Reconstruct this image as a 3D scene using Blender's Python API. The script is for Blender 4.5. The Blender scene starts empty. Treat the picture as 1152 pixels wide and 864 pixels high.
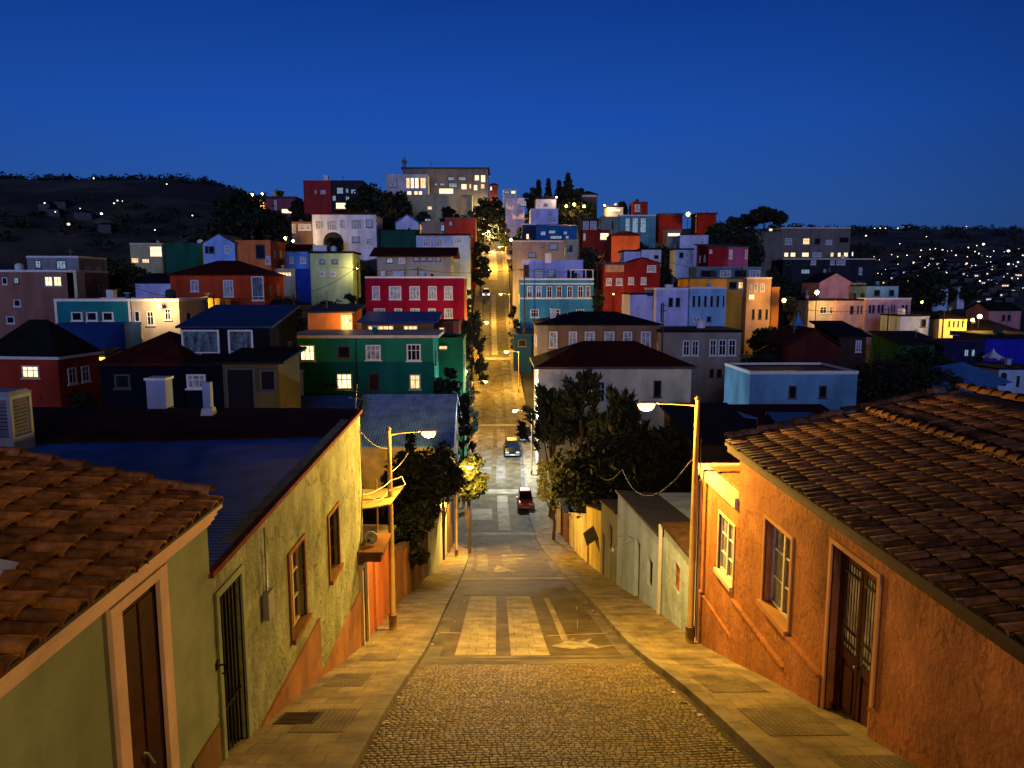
import bpy, math, random
from mathutils import Vector, noise
random.seed(7)
R = math.radians
scene = bpy.context.scene
COL = scene.collection

# ------------------------------------------------------------------ camera
PITCH = math.atan(110/832); YAW = math.atan(16/832)
cam = bpy.data.cameras.new('camera'); camo = bpy.data.objects.new('camera', cam)
COL.objects.link(camo); scene.camera = camo
camo.location = (0, 0, 0); camo.rotation_euler = (math.pi/2-PITCH, 0, -YAW)
cam.sensor_width = 36; cam.lens = 26.0; cam.clip_start = .1; cam.clip_end = 9000

# ------------------------------------------------------------------ sky and dusk light
world = bpy.data.worlds.new('World'); scene.world = world; world.use_nodes = True
wn = world.node_tree.nodes; wl = world.node_tree.links
for n in list(wn): wn.remove(n)
wo = wn.new('ShaderNodeOutputWorld'); bg = wn.new('ShaderNodeBackground')
sky = wn.new('ShaderNodeTexSky'); sky.sky_type = 'NISHITA'; sky.sun_disc = False
sky.sun_elevation = R(2.0); sky.sun_rotation = R(180); sky.altitude = 100
sky.air_density = 1.0; sky.dust_density = .3; sky.ozone_density = 6.0
tc = wn.new('ShaderNodeTexCoord'); sep = wn.new('ShaderNodeSeparateXYZ')
ramp = wn.new('ShaderNodeValToRGB'); cr = ramp.color_ramp
wl.new(tc.outputs['Generated'], sep.inputs[0]); wl.new(sep.outputs['Z'], ramp.inputs[0])
cr.elements[0].position = 0.0; cr.elements[0].color = (.031, .080, .235, 1)
cr.elements[1].position = 1.0; cr.elements[1].color = (.0008, .004, .03, 1)
for p_, c_ in ((.09, (.022, .087, .325, 1)), (.20, (.011, .074, .39, 1)), (.32, (.0052, .046, .29, 1)), (.46, (.0014, .010, .075, 1))):
    e = cr.elements.new(p_); e.color = c_
# the dome is brighter ahead and slightly left, darker to the right
dot = wn.new('ShaderNodeVectorMath'); dot.operation = 'DOT_PRODUCT'
dot.inputs[1].default_value = Vector((-.12, 1, .12)).normalized()
mr = wn.new('ShaderNodeValToRGB'); _e = mr.color_ramp.elements   # input is the dot product shifted to 0..1
_e[0].position = .40; _e[0].color = (.16, .16, .16, 1); _e[1].position = 1.0; _e[1].color = (1.03, 1.03, 1.03, 1)
for p_, v_ in ((.70, .34), (.86, .60), (.93, .86)):
    q_ = _e.new(p_); q_.color = (v_, v_, v_, 1)
_sh = wn.new('ShaderNodeMath'); _sh.operation = 'MULTIPLY_ADD'; _sh.inputs[1].default_value = .5; _sh.inputs[2].default_value = .5
wl.new(tc.outputs['Generated'], dot.inputs[0]); wl.new(dot.outputs['Value'], _sh.inputs[0]); wl.new(_sh.outputs[0], mr.inputs[0])
m1 = wn.new('ShaderNodeMix'); m1.data_type = 'RGBA'; m1.blend_type = 'MULTIPLY'; m1.inputs[0].default_value = 1
wl.new(ramp.outputs[0], m1.inputs[6])
cmb = wn.new('ShaderNodeCombineColor'); 
for i in range(3): wl.new(mr.outputs[0], cmb.inputs[i])
wl.new(cmb.outputs[0], m1.inputs[7])
m2 = wn.new('ShaderNodeMix'); m2.data_type = 'RGBA'; m2.blend_type = 'ADD'; m2.inputs[0].default_value = .0008
wl.new(m1.outputs[2], m2.inputs[6]); wl.new(sky.outputs[0], m2.inputs[7])
wl.new(m2.outputs[2], bg.inputs[0]); bg.inputs[1].default_value = 1.0
wl.new(bg.outputs[0], wo.inputs[0])

sun = bpy.data.lights.new('afterglow', 'SUN'); sun.energy = 1.3; sun.color = (.42, .50, 1.0); sun.angle = R(24)
suno = bpy.data.objects.new('afterglow', sun); COL.objects.link(suno)
suno.rotation_euler = Vector((.10, .99, -.13)).to_track_quat('-Z', 'Y').to_euler()

scene.view_settings.view_transform = 'Standard'; scene.view_settings.look = 'None'
scene.view_settings.exposure = 0; scene.view_settings.gamma = 1
scene.render.engine = 'CYCLES'
scene.cycles.use_denoising = True; scene.cycles.sample_clamp_indirect = 3.0
scene.cycles.max_bounces = 5; scene.cycles.diffuse_bounces = 3; scene.cycles.glossy_bounces = 2

# ------------------------------------------------------------------ pixel of the 1152 photograph -> place at depth Y
def ray(px, py):
    x = (px-576)/832; y = (432-py)/832
    vy = math.cos(PITCH)+y*math.sin(PITCH); vz = -math.sin(PITCH)+y*math.cos(PITCH)
    c, s = math.cos(YAW), math.sin(YAW)
    return (x*c+vy*s, -x*s+vy*c, vz)
def at(px, py, d):
    r = ray(px, py); k = d/r[1]
    return Vector((r[0]*k, d, r[2]*k))

# ------------------------------------------------------------------ materials
MATS = {}
def new_mat(name):
    m = bpy.data.materials.new(name); m.use_nodes = True
    nt = m.node_tree; b = nt.nodes['Principled BSDF']
    return m, nt, b
def stucco(name, col, var=.25, scale=1.2, bump=.25, bscale=22, rough=.9, stain=.35, bdist=.012, island=0, coord='Object', cracks=0):
    if name in MATS: return MATS[name]
    m, nt, b = new_mat(name); N, L = nt.nodes, nt.links
    tc = N.new('ShaderNodeTexCoord')
    n1 = N.new('ShaderNodeTexNoise'); n1.inputs['Scale'].default_value = scale; n1.inputs['Detail'].default_value = 8; n1.inputs['Roughness'].default_value = .65
    L.new(tc.outputs[coord], n1.inputs['Vector'])
    mp = N.new('ShaderNodeMapping'); mp.inputs['Scale'].default_value = (.8, .8, .22)
    L.new(tc.outputs[coord], mp.inputs[0])
    n2 = N.new('ShaderNodeTexNoise'); n2.inputs['Scale'].default_value = scale*1.1; n2.inputs['Detail'].default_value = 6
    L.new(mp.outputs[0], n2.inputs['Vector'])
    r1 = N.new('ShaderNodeMapRange'); r1.inputs[1].default_value = .3; r1.inputs[2].default_value = .7; r1.inputs[3].default_value = 1-var; r1.inputs[4].default_value = 1+var*.6
    L.new(n1.outputs[0], r1.inputs[0])
    r2 = N.new('ShaderNodeMapRange'); r2.inputs[1].default_value = .42; r2.inputs[2].default_value = .66; r2.inputs[3].default_value = 1; r2.inputs[4].default_value = 1-stain
    L.new(n2.outputs[0], r2.inputs[0])
    mu = N.new('ShaderNodeMath'); mu.operation = 'MULTIPLY'; L.new(r1.outputs[0], mu.inputs[0]); L.new(r2.outputs[0], mu.inputs[1])
    fac = mu.outputs[0]
    if cracks:      # hairline cracks and repainted patches in the plaster
        vo = N.new('ShaderNodeTexVoronoi'); vo.feature = 'DISTANCE_TO_EDGE'; vo.inputs['Scale'].default_value = .55
        nd = N.new('ShaderNodeTexNoise'); nd.inputs['Scale'].default_value = 2.2; nd.inputs['Detail'].default_value = 6; L.new(tc.outputs[coord], nd.inputs['Vector'])
        va_ = N.new('ShaderNodeVectorMath'); va_.operation = 'MULTIPLY_ADD'; va_.inputs[1].default_value = (.9, .9, .9); L.new(nd.outputs['Color'], va_.inputs[0]); L.new(tc.outputs[coord], va_.inputs[2]); L.new(va_.outputs[0], vo.inputs['Vector'])
        rc = N.new('ShaderNodeMapRange'); rc.inputs[1].default_value = .002; rc.inputs[2].default_value = .012; rc.inputs[3].default_value = 1-cracks; rc.inputs[4].default_value = 1; L.new(vo.outputs[0], rc.inputs[0])
        vp = N.new('ShaderNodeTexVoronoi'); vp.inputs['Scale'].default_value = .45; L.new(va_.outputs[0], vp.inputs['Vector'])
        sp_ = N.new('ShaderNodeSeparateColor'); L.new(vp.outputs['Color'], sp_.inputs[0]); rp_ = N.new('ShaderNodeMapRange'); rp_.inputs[3].default_value = .84; rp_.inputs[4].default_value = 1.12; L.new(sp_.outputs[0], rp_.inputs[0])
        mc = N.new('ShaderNodeMath'); mc.operation = 'MULTIPLY'; L.new(rc.outputs[0], mc.inputs[0]); L.new(rp_.outputs[0], mc.inputs[1])
        md = N.new('ShaderNodeMath'); md.operation = 'MULTIPLY'; L.new(fac, md.inputs[0]); L.new(mc.outputs[0], md.inputs[1]); fac = md.outputs[0]
    if island:
        g = N.new('ShaderNodeNewGeometry'); r3 = N.new('ShaderNodeMapRange'); r3.inputs[3].default_value = 1-island; r3.inputs[4].default_value = 1+island*.8
        L.new(g.outputs['Random Per Island'], r3.inputs[0])
        m3 = N.new('ShaderNodeMath'); m3.operation = 'MULTIPLY'; L.new(fac, m3.inputs[0]); L.new(r3.outputs[0], m3.inputs[1]); fac = m3.outputs[0]
    vm = N.new('ShaderNodeVectorMath'); vm.operation = 'SCALE'; vm.inputs[0].default_value = col[:3]; L.new(fac, vm.inputs['Scale'])
    L.new(vm.outputs[0], b.inputs['Base Color']); b.inputs['Roughness'].default_value = rough
    b.inputs['Specular IOR Level'].default_value = .08
    if bump:
        n3 = N.new('ShaderNodeTexNoise'); n3.inputs['Scale'].default_value = bscale; n3.inputs['Detail'].default_value = 6; n3.inputs['Roughness'].default_value = .6
        L.new(tc.outputs[coord], n3.inputs['Vector'])
        bp = N.new('ShaderNodeBump'); bp.inputs['Strength'].default_value = bump; bp.inputs['Distance'].default_value = bdist
        L.new(n3.outputs[0], bp.inputs['Height']); L.new(bp.outputs[0], b.inputs['Normal'])
    MATS[name] = m; return m
def plain(name, col, rough=.5, metal=0, spec=.5, emit=None, es=0, sample=True):
    if name in MATS: return MATS[name]
    m, nt, b = new_mat(name)
    b.inputs['Base Color'].default_value = (*col, 1); b.inputs['Roughness'].default_value = rough
    b.inputs['Metallic'].default_value = metal; b.inputs['Specular IOR Level'].default_value = spec
    if emit:
        b.inputs['Emission Color'].default_value = (*emit, 1); b.inputs['Emission Strength'].default_value = es
        if not sample: m.cycles.emission_sampling = 'NONE'
    MATS[name] = m; return m
def litpane(name, c1, c2, s):
    """a lit window: curtains and things inside make it uneven"""
    m, nt, b = new_mat(name); N, L = nt.nodes, nt.links
    tc = N.new('ShaderNodeTexCoord'); mp = N.new('ShaderNodeMapping'); mp.inputs['Scale'].default_value = (5, 5, 1.1)
    n = N.new('ShaderNodeTexNoise'); n.inputs['Scale'].default_value = 1.3; n.inputs['Detail'].default_value = 3
    L.new(tc.outputs['Object'], mp.inputs[0]); L.new(mp.outputs[0], n.inputs['Vector'])
    r = N.new('ShaderNodeValToRGB'); r.color_ramp.elements[0].position = .38; r.color_ramp.elements[0].color = (*c2, 1)
    r.color_ramp.elements[1].position = .58; r.color_ramp.elements[1].color = (*c1, 1)
    L.new(n.outputs[0], r.inputs[0]); L.new(r.outputs[0], b.inputs['Emission Color'])
    b.inputs['Emission Strength'].default_value = s; b.inputs['Base Color'].default_value = (.1, .08, .05, 1)
    m.cycles.emission_sampling = 'NONE'
    return m
LIT = litpane('window_lit', (1, .72, .32), (.75, .38, .10), 1.5)
LITB = litpane('window_lit_bright', (1, .86, .5), (1, .6, .22), 2.0)
LITC = litpane('window_lit_cool', (.42, .62, .8), (.12, .22, .34), .55)
GLASS = plain('window_glass', (.008, .010, .018), .03, 0, .3)
CURTB = stucco('blue_curtain', (.10, .17, .22), var=.8, scale=4, bump=0, rough=.3, stain=.8)
CURT = stucco('window_curtained', (.33, .37, .44), var=.5, scale=5, bump=0, rough=.3, stain=.7)
WHITE = stucco('white_paint', (.62, .62, .66), var=.12, scale=3, bump=.05, rough=.5, stain=.15)
CREAM = stucco('cream_trim', (.6, .5, .38), var=.12, scale=3, bump=.05, rough=.6, stain=.2)
DARKW = stucco('dark_wood', (.055, .018, .010), var=.35, scale=6, bump=.3, bscale=30, rough=.55)
IRON = plain('black_iron', (.012, .011, .012), .5, .6)
DARKTRIM = plain('dark_trim', (.03, .028, .032), .6)
POLE = stucco('painted_pole', (.30, .20, .09), var=.3, scale=3, bump=.1, rough=.55, stain=.4)
STEEL = plain('galvanised', (.30, .30, .31), .45, .5)
SODIUM = (1.0, .55, .085); WARM = (1.0, .66, .24); COOLL = (.75, .9, 1.0)
BULB = plain('sodium_bulb', (1, .7, .3), .4, emit=(1, .60, .13), es=4.5, sample=False)
BULBW = plain('warm_bulb', (1, .9, .7), .4, emit=(1, .68, .24), es=3.2, sample=False)
BULBC = plain('cool_bulb', (1, 1, 1), .4, emit=(.8, .92, 1), es=6, sample=False)
FARBULB = plain('far_bulb', (1, .9, .7), .4, emit=(1, .68, .36), es=4.5, sample=False)
FARBULB2 = plain('far_bulb_white', (1, .9, .7), .4, emit=(.9, .88, .85), es=3.2, sample=False)
GREYROOF = stucco('grey_roof', (.04, .045, .06), var=.3, bump=.1, rough=.7)
DARKROOF = stucco('dark_roof', (.012, .011, .014), var=.4, bump=.1, rough=.75)
REDROOF = stucco('dark_red_roof', (.06, .010, .007), var=.35, bump=.2, rough=.8)
def ribbed(name, col, scale=18, axis='X', rough=.45):
    m = stucco(name, col, var=.25, scale=1.5, bump=0, rough=rough)
    nt = m.node_tree; N, L = nt.nodes, nt.links
    w = N.new('ShaderNodeTexWave'); w.bands_direction = axis; w.inputs['Scale'].default_value = scale; w.wave_profile = 'SIN'
    tcn = [n for n in N if n.type == 'TEX_COORD'][0]
    L.new(tcn.outputs['Object'], w.inputs['Vector'])
    bp = N.new('ShaderNodeBump'); bp.inputs['Strength'].default_value = .8; bp.inputs['Distance'].default_value = .03
    L.new(w.outputs['Fac'], bp.inputs['Height']); L.new(bp.outputs[0], N['Principled BSDF'].inputs['Normal'])
    return m
BLUEMETAL = ribbed('blue_metal_roof', (.03, .085, .30), 1.6, 'X')
NAVYMETAL = ribbed('navy_metal_roof', (.02, .045, .12), 1.6, 'X')
PALEMETAL = ribbed('pale_blue_metal_roof', (.11, .24, .70), 1.6, 'X')
REDMETAL = ribbed('maroon_corrugated_roof', (.04, .010, .008), 3.4, 'X', .8)
def leafmat(name, c):
    m, nt, b = new_mat(name); N, L = nt.nodes, nt.links
    g = N.new('ShaderNodeNewGeometry'); r = N.new('ShaderNodeMapRange'); r.inputs[3].default_value = .45; r.inputs[4].default_value = 1.7
    L.new(g.outputs['Random Per Island'], r.inputs[0])
    vm = N.new('ShaderNodeVectorMath'); vm.operation = 'SCALE'; vm.inputs[0].default_value = c; L.new(r.outputs[0], vm.inputs['Scale'])
    L.new(vm.outputs[0], b.inputs['Base Color']); b.inputs['Roughness'].default_value = .7; b.inputs['Specular IOR Level'].default_value = .2
    MATS[name] = m; return m
LEAFD = leafmat('foliage_dark', (.013, .017, .009)); LEAF_LAMPLIT = leafmat('foliage_lamplit', (.17, .17, .045)); LEAF_HALFLIT = leafmat('foliage_half_lamplit', (.035, .045, .018))  # the two brighter leaf copies carry lamplight in their colour
BARK = stucco('bark', (.07, .045, .028), var=.4, scale=4, bump=.6, bscale=20)

# ------------------------------------------------------------------ mesh helpers
class MB:
    def __init__(s): s.v = []; s.f = []; s.sm = []
    def quad(s, a, b, c, d, smooth=False):
        n = len(s.v); s.v += [tuple(a), tuple(b), tuple(c), tuple(d)]; s.f.append((n, n+1, n+2, n+3)); s.sm.append(smooth)
    def poly(s, pts):
        n = len(s.v); s.v += [tuple(p) for p in pts]; s.f.append(tuple(range(n, n+len(pts)))); s.sm.append(False)
    def hexa(s, p):      # 8 corners: bottom 0-3 ccw, top 4-7
        n = len(s.v); s.v += [tuple(q) for q in p]
        for f in ((0, 3, 2, 1), (4, 5, 6, 7), (0, 1, 5, 4), (1, 2, 6, 5), (2, 3, 7, 6), (3, 0, 4, 7)):
            s.f.append(tuple(n+i for i in f)); s.sm.append(False)
    def box(s, x0, x1, y0, y1, z0, z1):
        s.hexa([(x0, y0, z0), (x1, y0, z0), (x1, y1, z0), (x0, y1, z0), (x0, y0, z1), (x1, y0, z1), (x1, y1, z1), (x0, y1, z1)])
    def tube(s, pts, r, n=8, caps=True):
        pts = [Vector(p) for p in pts]
        rs = r if isinstance(r, (list, tuple)) else [r]*len(pts)
        base = len(s.v); up = Vector((0, 0, 1))
        for i, p in enumerate(pts):
            t = (pts[min(i+1, len(pts)-1)]-pts[max(i-1, 0)]).normalized()
            a = t.cross(up if abs(t.z) < .95 else Vector((1, 0, 0))).normalized(); b = t.cross(a)
            for k in range(n):
                an = 2*math.pi*k/n; q = p+(a*math.cos(an)+b*math.sin(an))*rs[i]; s.v.append(tuple(q))
        for i in range(len(pts)-1):
            for k in range(n):
                k2 = (k+1) % n
                s.f.append((base+i*n+k, base+i*n+k2, base+(i+1)*n+k2, base+(i+1)*n+k)); s.sm.append(True)
        if caps:
            s.f.append(tuple(base+k for k in range(n))); s.sm.append(False)
            s.f.append(tuple(base+(len(pts)-1)*n+k for k in reversed(range(n)))); s.sm.append(False)
    def lathe(s, c, prof, n=12, ax='Z'):
        base = len(s.v); c = Vector(c)
        for (r, h) in prof:
            for k in range(n):
                an = 2*math.pi*k/n
                d = {'Z': Vector((r*math.cos(an), r*math.sin(an), h)), 'X': Vector((h, r*math.cos(an), r*math.sin(an))), 'Y': Vector((r*math.cos(an), h, r*math.sin(an)))}[ax]
                s.v.append(tuple(c+d))
        for i in range(len(prof)-1):
            for k in range(n):
                k2 = (k+1) % n
                s.f.append((base+i*n+k, base+i*n+k2, base+(i+1)*n+k2, base+(i+1)*n+k)); s.sm.append(True)
        s.f.append(tuple(base+k for k in range(n))); s.sm.append(False)
        s.f.append(tuple(base+(len(prof)-1)*n+k for k in reversed(range(n)))); s.sm.append(False)
    def build(s, name, mat, parent=None, loc=None):
        me = bpy.data.meshes.new(name); me.from_pydata(s.v, [], s.f); me.update()
        me.polygons.foreach_set('use_smooth', s.sm)
        me.materials.append(mat)
        o = bpy.data.objects.new(name, me); COL.objects.link(o)
        if parent: o.parent = parent
        if loc: o.location = loc
        return o
def tag(o, label=None, cat=None, group=None, kind=None):
    if label: o['label'] = label
    if cat: o['category'] = cat
    if group: o['group'] = group
    if kind: o['kind'] = kind
    return o
def thing(name, label, cat, loc=(0, 0, 0), rz=0, group=None):
    o = bpy.data.objects.new(name, None); COL.objects.link(o); o.location = loc; o.rotation_euler = (0, 0, rz)
    o.empty_display_size = .3
    return tag(o, label, cat, group)
def copy_tree(o, parent=None):
    c = o.copy(); COL.objects.link(c); c.parent = parent
    for ch in list(o.children):
        copy_tree(ch, c)
    return c

# ------------------------------------------------------------------ street line
def interp(tab, y):
    if y <= tab[0][0]: return tab[0][1]
    for i in range(len(tab)-1):
        if y <= tab[i+1][0]:
            y0, z0 = tab[i]; y1, z1 = tab[i+1]
            m0 = (tab[i+1][1]-tab[i-1][1])/(tab[i+1][0]-tab[i-1][0]) if i > 0 else (z1-z0)/(y1-y0)
            m1 = (tab[i+2][1]-z0)/(tab[i+2][0]-y0) if i+2 < len(tab) else (z1-z0)/(y1-y0)
            h = y1-y0; t = (y-y0)/h
            return (2*t**3-3*t**2+1)*z0+(t**3-2*t*t+t)*h*m0+(-2*t**3+3*t*t)*z1+(t**3-t*t)*h*m1
    return tab[-1][1]
PROF = [(-40, -1.2), (-10, -2.2), (0, -3.3), (8.5, -5.93), (12, -7.05), (17.4, -8.95), (23.4, -10.68), (31, -13.0), (39.5, -15.45), (47, -17.4), (53.5, -18.6),
        (60, -19.0), (65, -18.95), (82, -17.75), (100, -16.2), (118, -13.6), (140, -9.6), (165, -4.6), (185, .3), (205, 5.6), (235, 13.5), (270, 24), (300, 32), (330, 38), (400, 40)]
CEN = [(-40, .7), (40, .7), (53, .27), (65, .05), (82, .2), (110, -.25), (150, -.8), (185, -1.0), (205, -1.0), (235, -2), (270, -3.6), (330, -5), (400, -6)]
def prof(y): return interp(PROF, y)
def cen(y): return interp(CEN, y)
HWD = 2.5
def side_w(y): return 1.6 if y < 60 else 1.4

# ------------------------------------------------------------------ hill house data: windows etc. are (x0, y0, x1, y1, kind) in photograph pixels, read on the front wall
# kinds: w white frame curtained, d white frame dark, n dark frame dark, l lit, L bright lit, c cool lit, D door, G gate
H = []
def hs(name, label, cat, x0, x1, yt, d, h, dep, col, roof, wins=(), **kw):
    H.append(dict(name=name, label=label, cat=cat, x0=x0, x1=x1, yt=yt, d=d, h=h, dep=dep, col=col, roof=roof, wins=wins, **kw))
BR = (.26, .13, .10); TEAL = (.010, .16, .21); GRN = (.012, .16, .10); CRIM = (.24, .005, .028); LBLUE = (.25, .42, .80)
REDO = (.42, .055, .02); ORNG = (.62, .20, .05); LIL = (.46, .48, .80); WHT = (.56, .60, .80); GRY = (.22, .24, .27); LGRN = (.38, .52, .30)
RED = (.22, .014, .012); BGE = (.50, .42, .30); TAUP = (.24, .20, .17); BRW = (.17, .10, .07); SKYB = (.035, .22, .40); PNK = (.55, .27, .28)
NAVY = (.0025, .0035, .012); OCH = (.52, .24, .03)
ww = lambda y0, y1, k, *xs: [(a, y0, b, y1, k) for a, b in xs]
# ---- left slope
hs('brown_house', 'brown plastered house at far left with two lit arched windows', 'house', -40, 82, 306, 100, 9, 9, BR, 'flat',
   [(3, 312, 8, 320, 's'), (16, 312, 21, 319, 'c'), (51, 311, 59, 322, 'L'), (61, 311, 69, 322, 'L'), (16, 337, 23, 345, 's'), (8, 356, 16, 364, 's')], trim=WHITE)
hs('grey_house', 'small grey flat roofed house with pale trim above the brown house', 'house', 30, 88, 290, 114, 8, 8, GRY, 'flat', [(40, 293, 46, 302, 'c'), (64, 293, 74, 303, 'c')], trim=WHITE)
hs('teal_house', 'teal house with three small square white framed windows', 'house', 61, 146, 339, 80, 7, 9, TEAL, 'flat',
   ww(351, 361, 's', (81, 92), (98, 109), (116, 127)), trim=WHITE, edge=1)
hs('pale_house', 'pale plastered house lit by a white wall lamp beside the teal house', 'house', 147.5, 201, 339, 80, 8, 8, (.5, .42, .34), 'flat', [(152, 350, 157, 362, 's'), (166, 350, 173, 366, 'd'), (186, 347, 192, 360, 'd'), (154, 374, 160, 381, 'd')], trim=WHITE)
hs('red_cottage', 'dark red cottage at far left under a black hip roof with one lit barred window', 'house', -28, 69, 403, 58, 4.6, 4.8, (.30, .035, .02), ('hip', 2.9, DARKROOF, .25),
   [(26, 411, 46, 425, 'L')], trim=WHITE, side=[(.30, -1.5, .9, 1.3, 'd'), (.62, -1.5, .9, 1.3, 'd')], rot=-8)
hs('navy_wing', 'navy blue lower wing standing below the teal house', 'annex', 64, 140, 367, 76, 4, 3.5, (.008, .03, .14), 'flat', [])
hs('yellow_shed', 'small yellow plastered shed lit by a lamp behind the red cottage', 'shed', 101, 118, 402, 66, 4, 3, (.6, .5, .22), ('shed', .5, DARKROOF, .1), [(108, 412, 112, 425, 'D')])
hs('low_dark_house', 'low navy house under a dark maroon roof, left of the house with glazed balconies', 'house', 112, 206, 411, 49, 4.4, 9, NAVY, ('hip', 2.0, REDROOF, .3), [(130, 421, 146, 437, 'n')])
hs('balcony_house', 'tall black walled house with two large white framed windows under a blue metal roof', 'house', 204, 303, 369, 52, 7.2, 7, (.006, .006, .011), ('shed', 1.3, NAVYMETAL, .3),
   [(206, 371, 246, 402, 'B'), (258, 371, 284, 401, 'B')], )
hs('barred_window_house', 'narrow navy lean-to with a dim white barred window below the glazed balconies', 'house', 207.5, 249, 411, 48.2, 4.0, 3.4, NAVY, ('shed', .3, DARKROOF, .2), [(211, 421, 231, 437, 'w')])
hs('stone_outbuilding', 'olive stone outbuilding with open front below the balcony house', 'outbuilding', 250, 313, 409, 47, 4.2, 5, (.07, .066, .035), ('shed', .5, DARKROOF, .45), [(256, 414, 286, 462, 'n'), (293, 416, 310, 440, 'n')])
hs('green_house', 'large green two storey house with two yellow lit windows', 'house', 328, 487, 380, 66, 9, 8, GRN, ('slab', .25, CREAM, .55),
   [(338, 388, 354, 406, 'L'), (380, 389, 394, 403, 'n'), (412, 388, 428, 405, 'w'), (458, 387, 473, 406, 'd'), (379, 420, 396, 438, 'L'), (415, 420, 427, 440, 'D'), (461, 421, 473, 438, 'l')], pipe=402)
hs('green_annex', 'small green annex with a tiny lit vent beside the large green house', 'annex', 489, 521, 383, 72, 9, 6, (.012, .12, .05), 'flat', [(494, 389, 503, 393, 'l')])
hs('roof_pavilion', 'rooftop room with ochre lit panels under a blue shed roof behind the green house', 'building', 408, 488, 363, 77, 9, 6, (.22, .11, .04), ('shed', .8, BLUEMETAL, .5),
   [(414, 366, 443, 374, 'l'), (454, 366, 470, 374, 'l')])
hs('maroon_cabin', 'small maroon cabin with a white framed door beside the blue shed roof', 'house', 490, 516, 364, 80, 9, 5, (.12, .03, .02), 'flat', [(494, 368, 500, 381, 'l')])
hs('orange_low_house', 'low orange house under a grey roof behind the green house', 'house', 346, 396, 352, 82, 8, 6, ORNG, ('shed', .7, GREYROOF, .4), [(384, 354, 396, 372, 'l')])
hs('orange_shack', 'small orange shack between the black walled house and the green house', 'shack', 311, 329, 403, 64, 4, 4, (.55, .13, .03), ('shed', .8, BLUEMETAL, .3), [])
hs('white_shed', 'small white lean-to below the orange shack', 'shed', 312, 330, 427, 60, 3, 3, WHT, ('shed', .3, PALEMETAL, .1), [])
hs('crimson_building', 'crimson apartment building with two rows of white framed windows', 'building', 411, 522, 313, 115, 14, 10, CRIM, 'flat',
   ww(322, 337, 'w', (419, 427), (438, 451), (461, 472), (482, 491), (500, 509))+ww(347, 358, 'w', (421, 433), (444, 452), (462, 472), (482, 490), (500, 509)), trim=WHITE)
hs('grey_red_roof_house', 'grey house under a dark red roof above the crimson building', 'house', 424, 507, 289, 137, 12, 9, GRY, ('gx', 1.8, REDROOF, 1.2),
   [(435, 290, 442, 296, 'c'), (449, 290, 455, 296, 'w')]+ww(289, 294, 'n', (465, 471), (473, 479), (481, 487), (490, 496)))
hs('pale_blue_house', 'pale blue house with a dark slab roof above the grey house', 'house', 468, 528, 265, 153, 12, 8, (.32, .44, .66), ('slab', .4, REDROOF, .4), [(476, 268, 484, 277, 'w'), (488, 268, 498, 277, 'w'), (511, 267, 520, 274, 'w')])
hs('dark_green_house', 'dark green windowless house left of the pale blue house', 'house', 427, 467, 259, 168, 9, 8, (.015, .07, .05), ('shed', .5, DARKROOF, .3), [])
hs('white_gable_cabin', 'white gable fronted cabin left of the brown and red houses', 'house', 445, 471, 251, 188, 8, 8, WHT, ('gy', 2.0, PALEMETAL, .3), [(478, 246, 484, 249, 'c')])
hs('brown_box_house', 'grey brown box house beside the brick red house below the hilltop wall', 'house', 474, 500, 251, 184, 8, 7, TAUP, 'flat', [(496, 253, 500, 260, 'c')])
hs('brick_red_house', 'brick red house beside the street below the hilltop wall', 'house', 500.5, 535, 246, 182, 10, 8, (.30, .035, .025), 'flat', [(505, 249, 509, 254, 'n')], trim=DARKTRIM)
hs('blue_gable_house', 'light blue gabled house with a round window attached to an orange house', 'house', 228, 264, 274, 130, 7, 9, LBLUE, ('gy', 1.6, GREYROOF, .25), [(231, 277, 234, 285, 'n'), (235, 277, 241, 285, 'n'), (253, 276, 258, 285, 'w')])
hs('orange_flat_house', 'orange flat roofed house with a dark open bay attached to the blue gable', 'house', 264.5, 304, 272, 131, 8, 9, (.62, .17, .05), 'flat', [(288, 275, 298, 291, 'n'), (299, 288, 304, 297, 'w')])
hs('lit_terrace_house', 'beige house with a lit terrace window, left of the dark green block', 'house', 146, 182, 275, 150, 8, 8, (.42, .38, .22), 'flat', [(169, 277, 182, 289, 'L'), (148, 290, 156, 296, 'l'), (160, 291, 168, 296, 'l')], trim=CREAM)
hs('dark_green_block', 'dark green block beside the beige house with the lit terrace', 'house', 182.5, 224, 275, 151, 9, 8, (.012, .09, .06), 'flat', [])
hs('red_orange_house', 'red orange house under a low maroon hip roof with two white framed windows', 'house', 191, 297, 310, 100, 6.2, 9, REDO, ('hip', 2.1, REDROOF, .35), [(215, 315, 223, 328, 'w'), (252, 315, 262, 334, 'w'), (284, 311, 296, 338, 'B')])
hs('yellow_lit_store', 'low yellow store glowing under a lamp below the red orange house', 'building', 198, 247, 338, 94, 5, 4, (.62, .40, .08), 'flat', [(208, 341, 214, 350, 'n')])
hs('lilac_wall_house', 'lilac walled low house with a black roof left of the red orange house', 'house', 152, 192, 319, 112, 5, 6, LIL, ('shed', 1.5, DARKROOF, .3), [])
hs('bright_blue_house', 'bright blue house with three small oval windows beside the light green house', 'house', 304, 347, 283, 140, 8, 8, (.10, .25, .72), ('gx', 1.4, REDROOF, .3), ww(289, 296, 'w', (315, 318), (326, 330), (338, 344)))
hs('deep_blue_wall_house', 'deep blue low house below the bright blue house', 'house', 333, 349, 304, 132, 6, 5, (.02, .06, .40), 'flat', [])
hs('cream_garage', 'small cream garage whose lit front is a glowing pane below the bright blue house', 'garage', 302, 332, 304, 133, 5, 4, BGE, 'flat', [(306, 306, 328, 311, 'l')])  # lamplight on the front is a glowing pane, no lamp stands here
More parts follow.
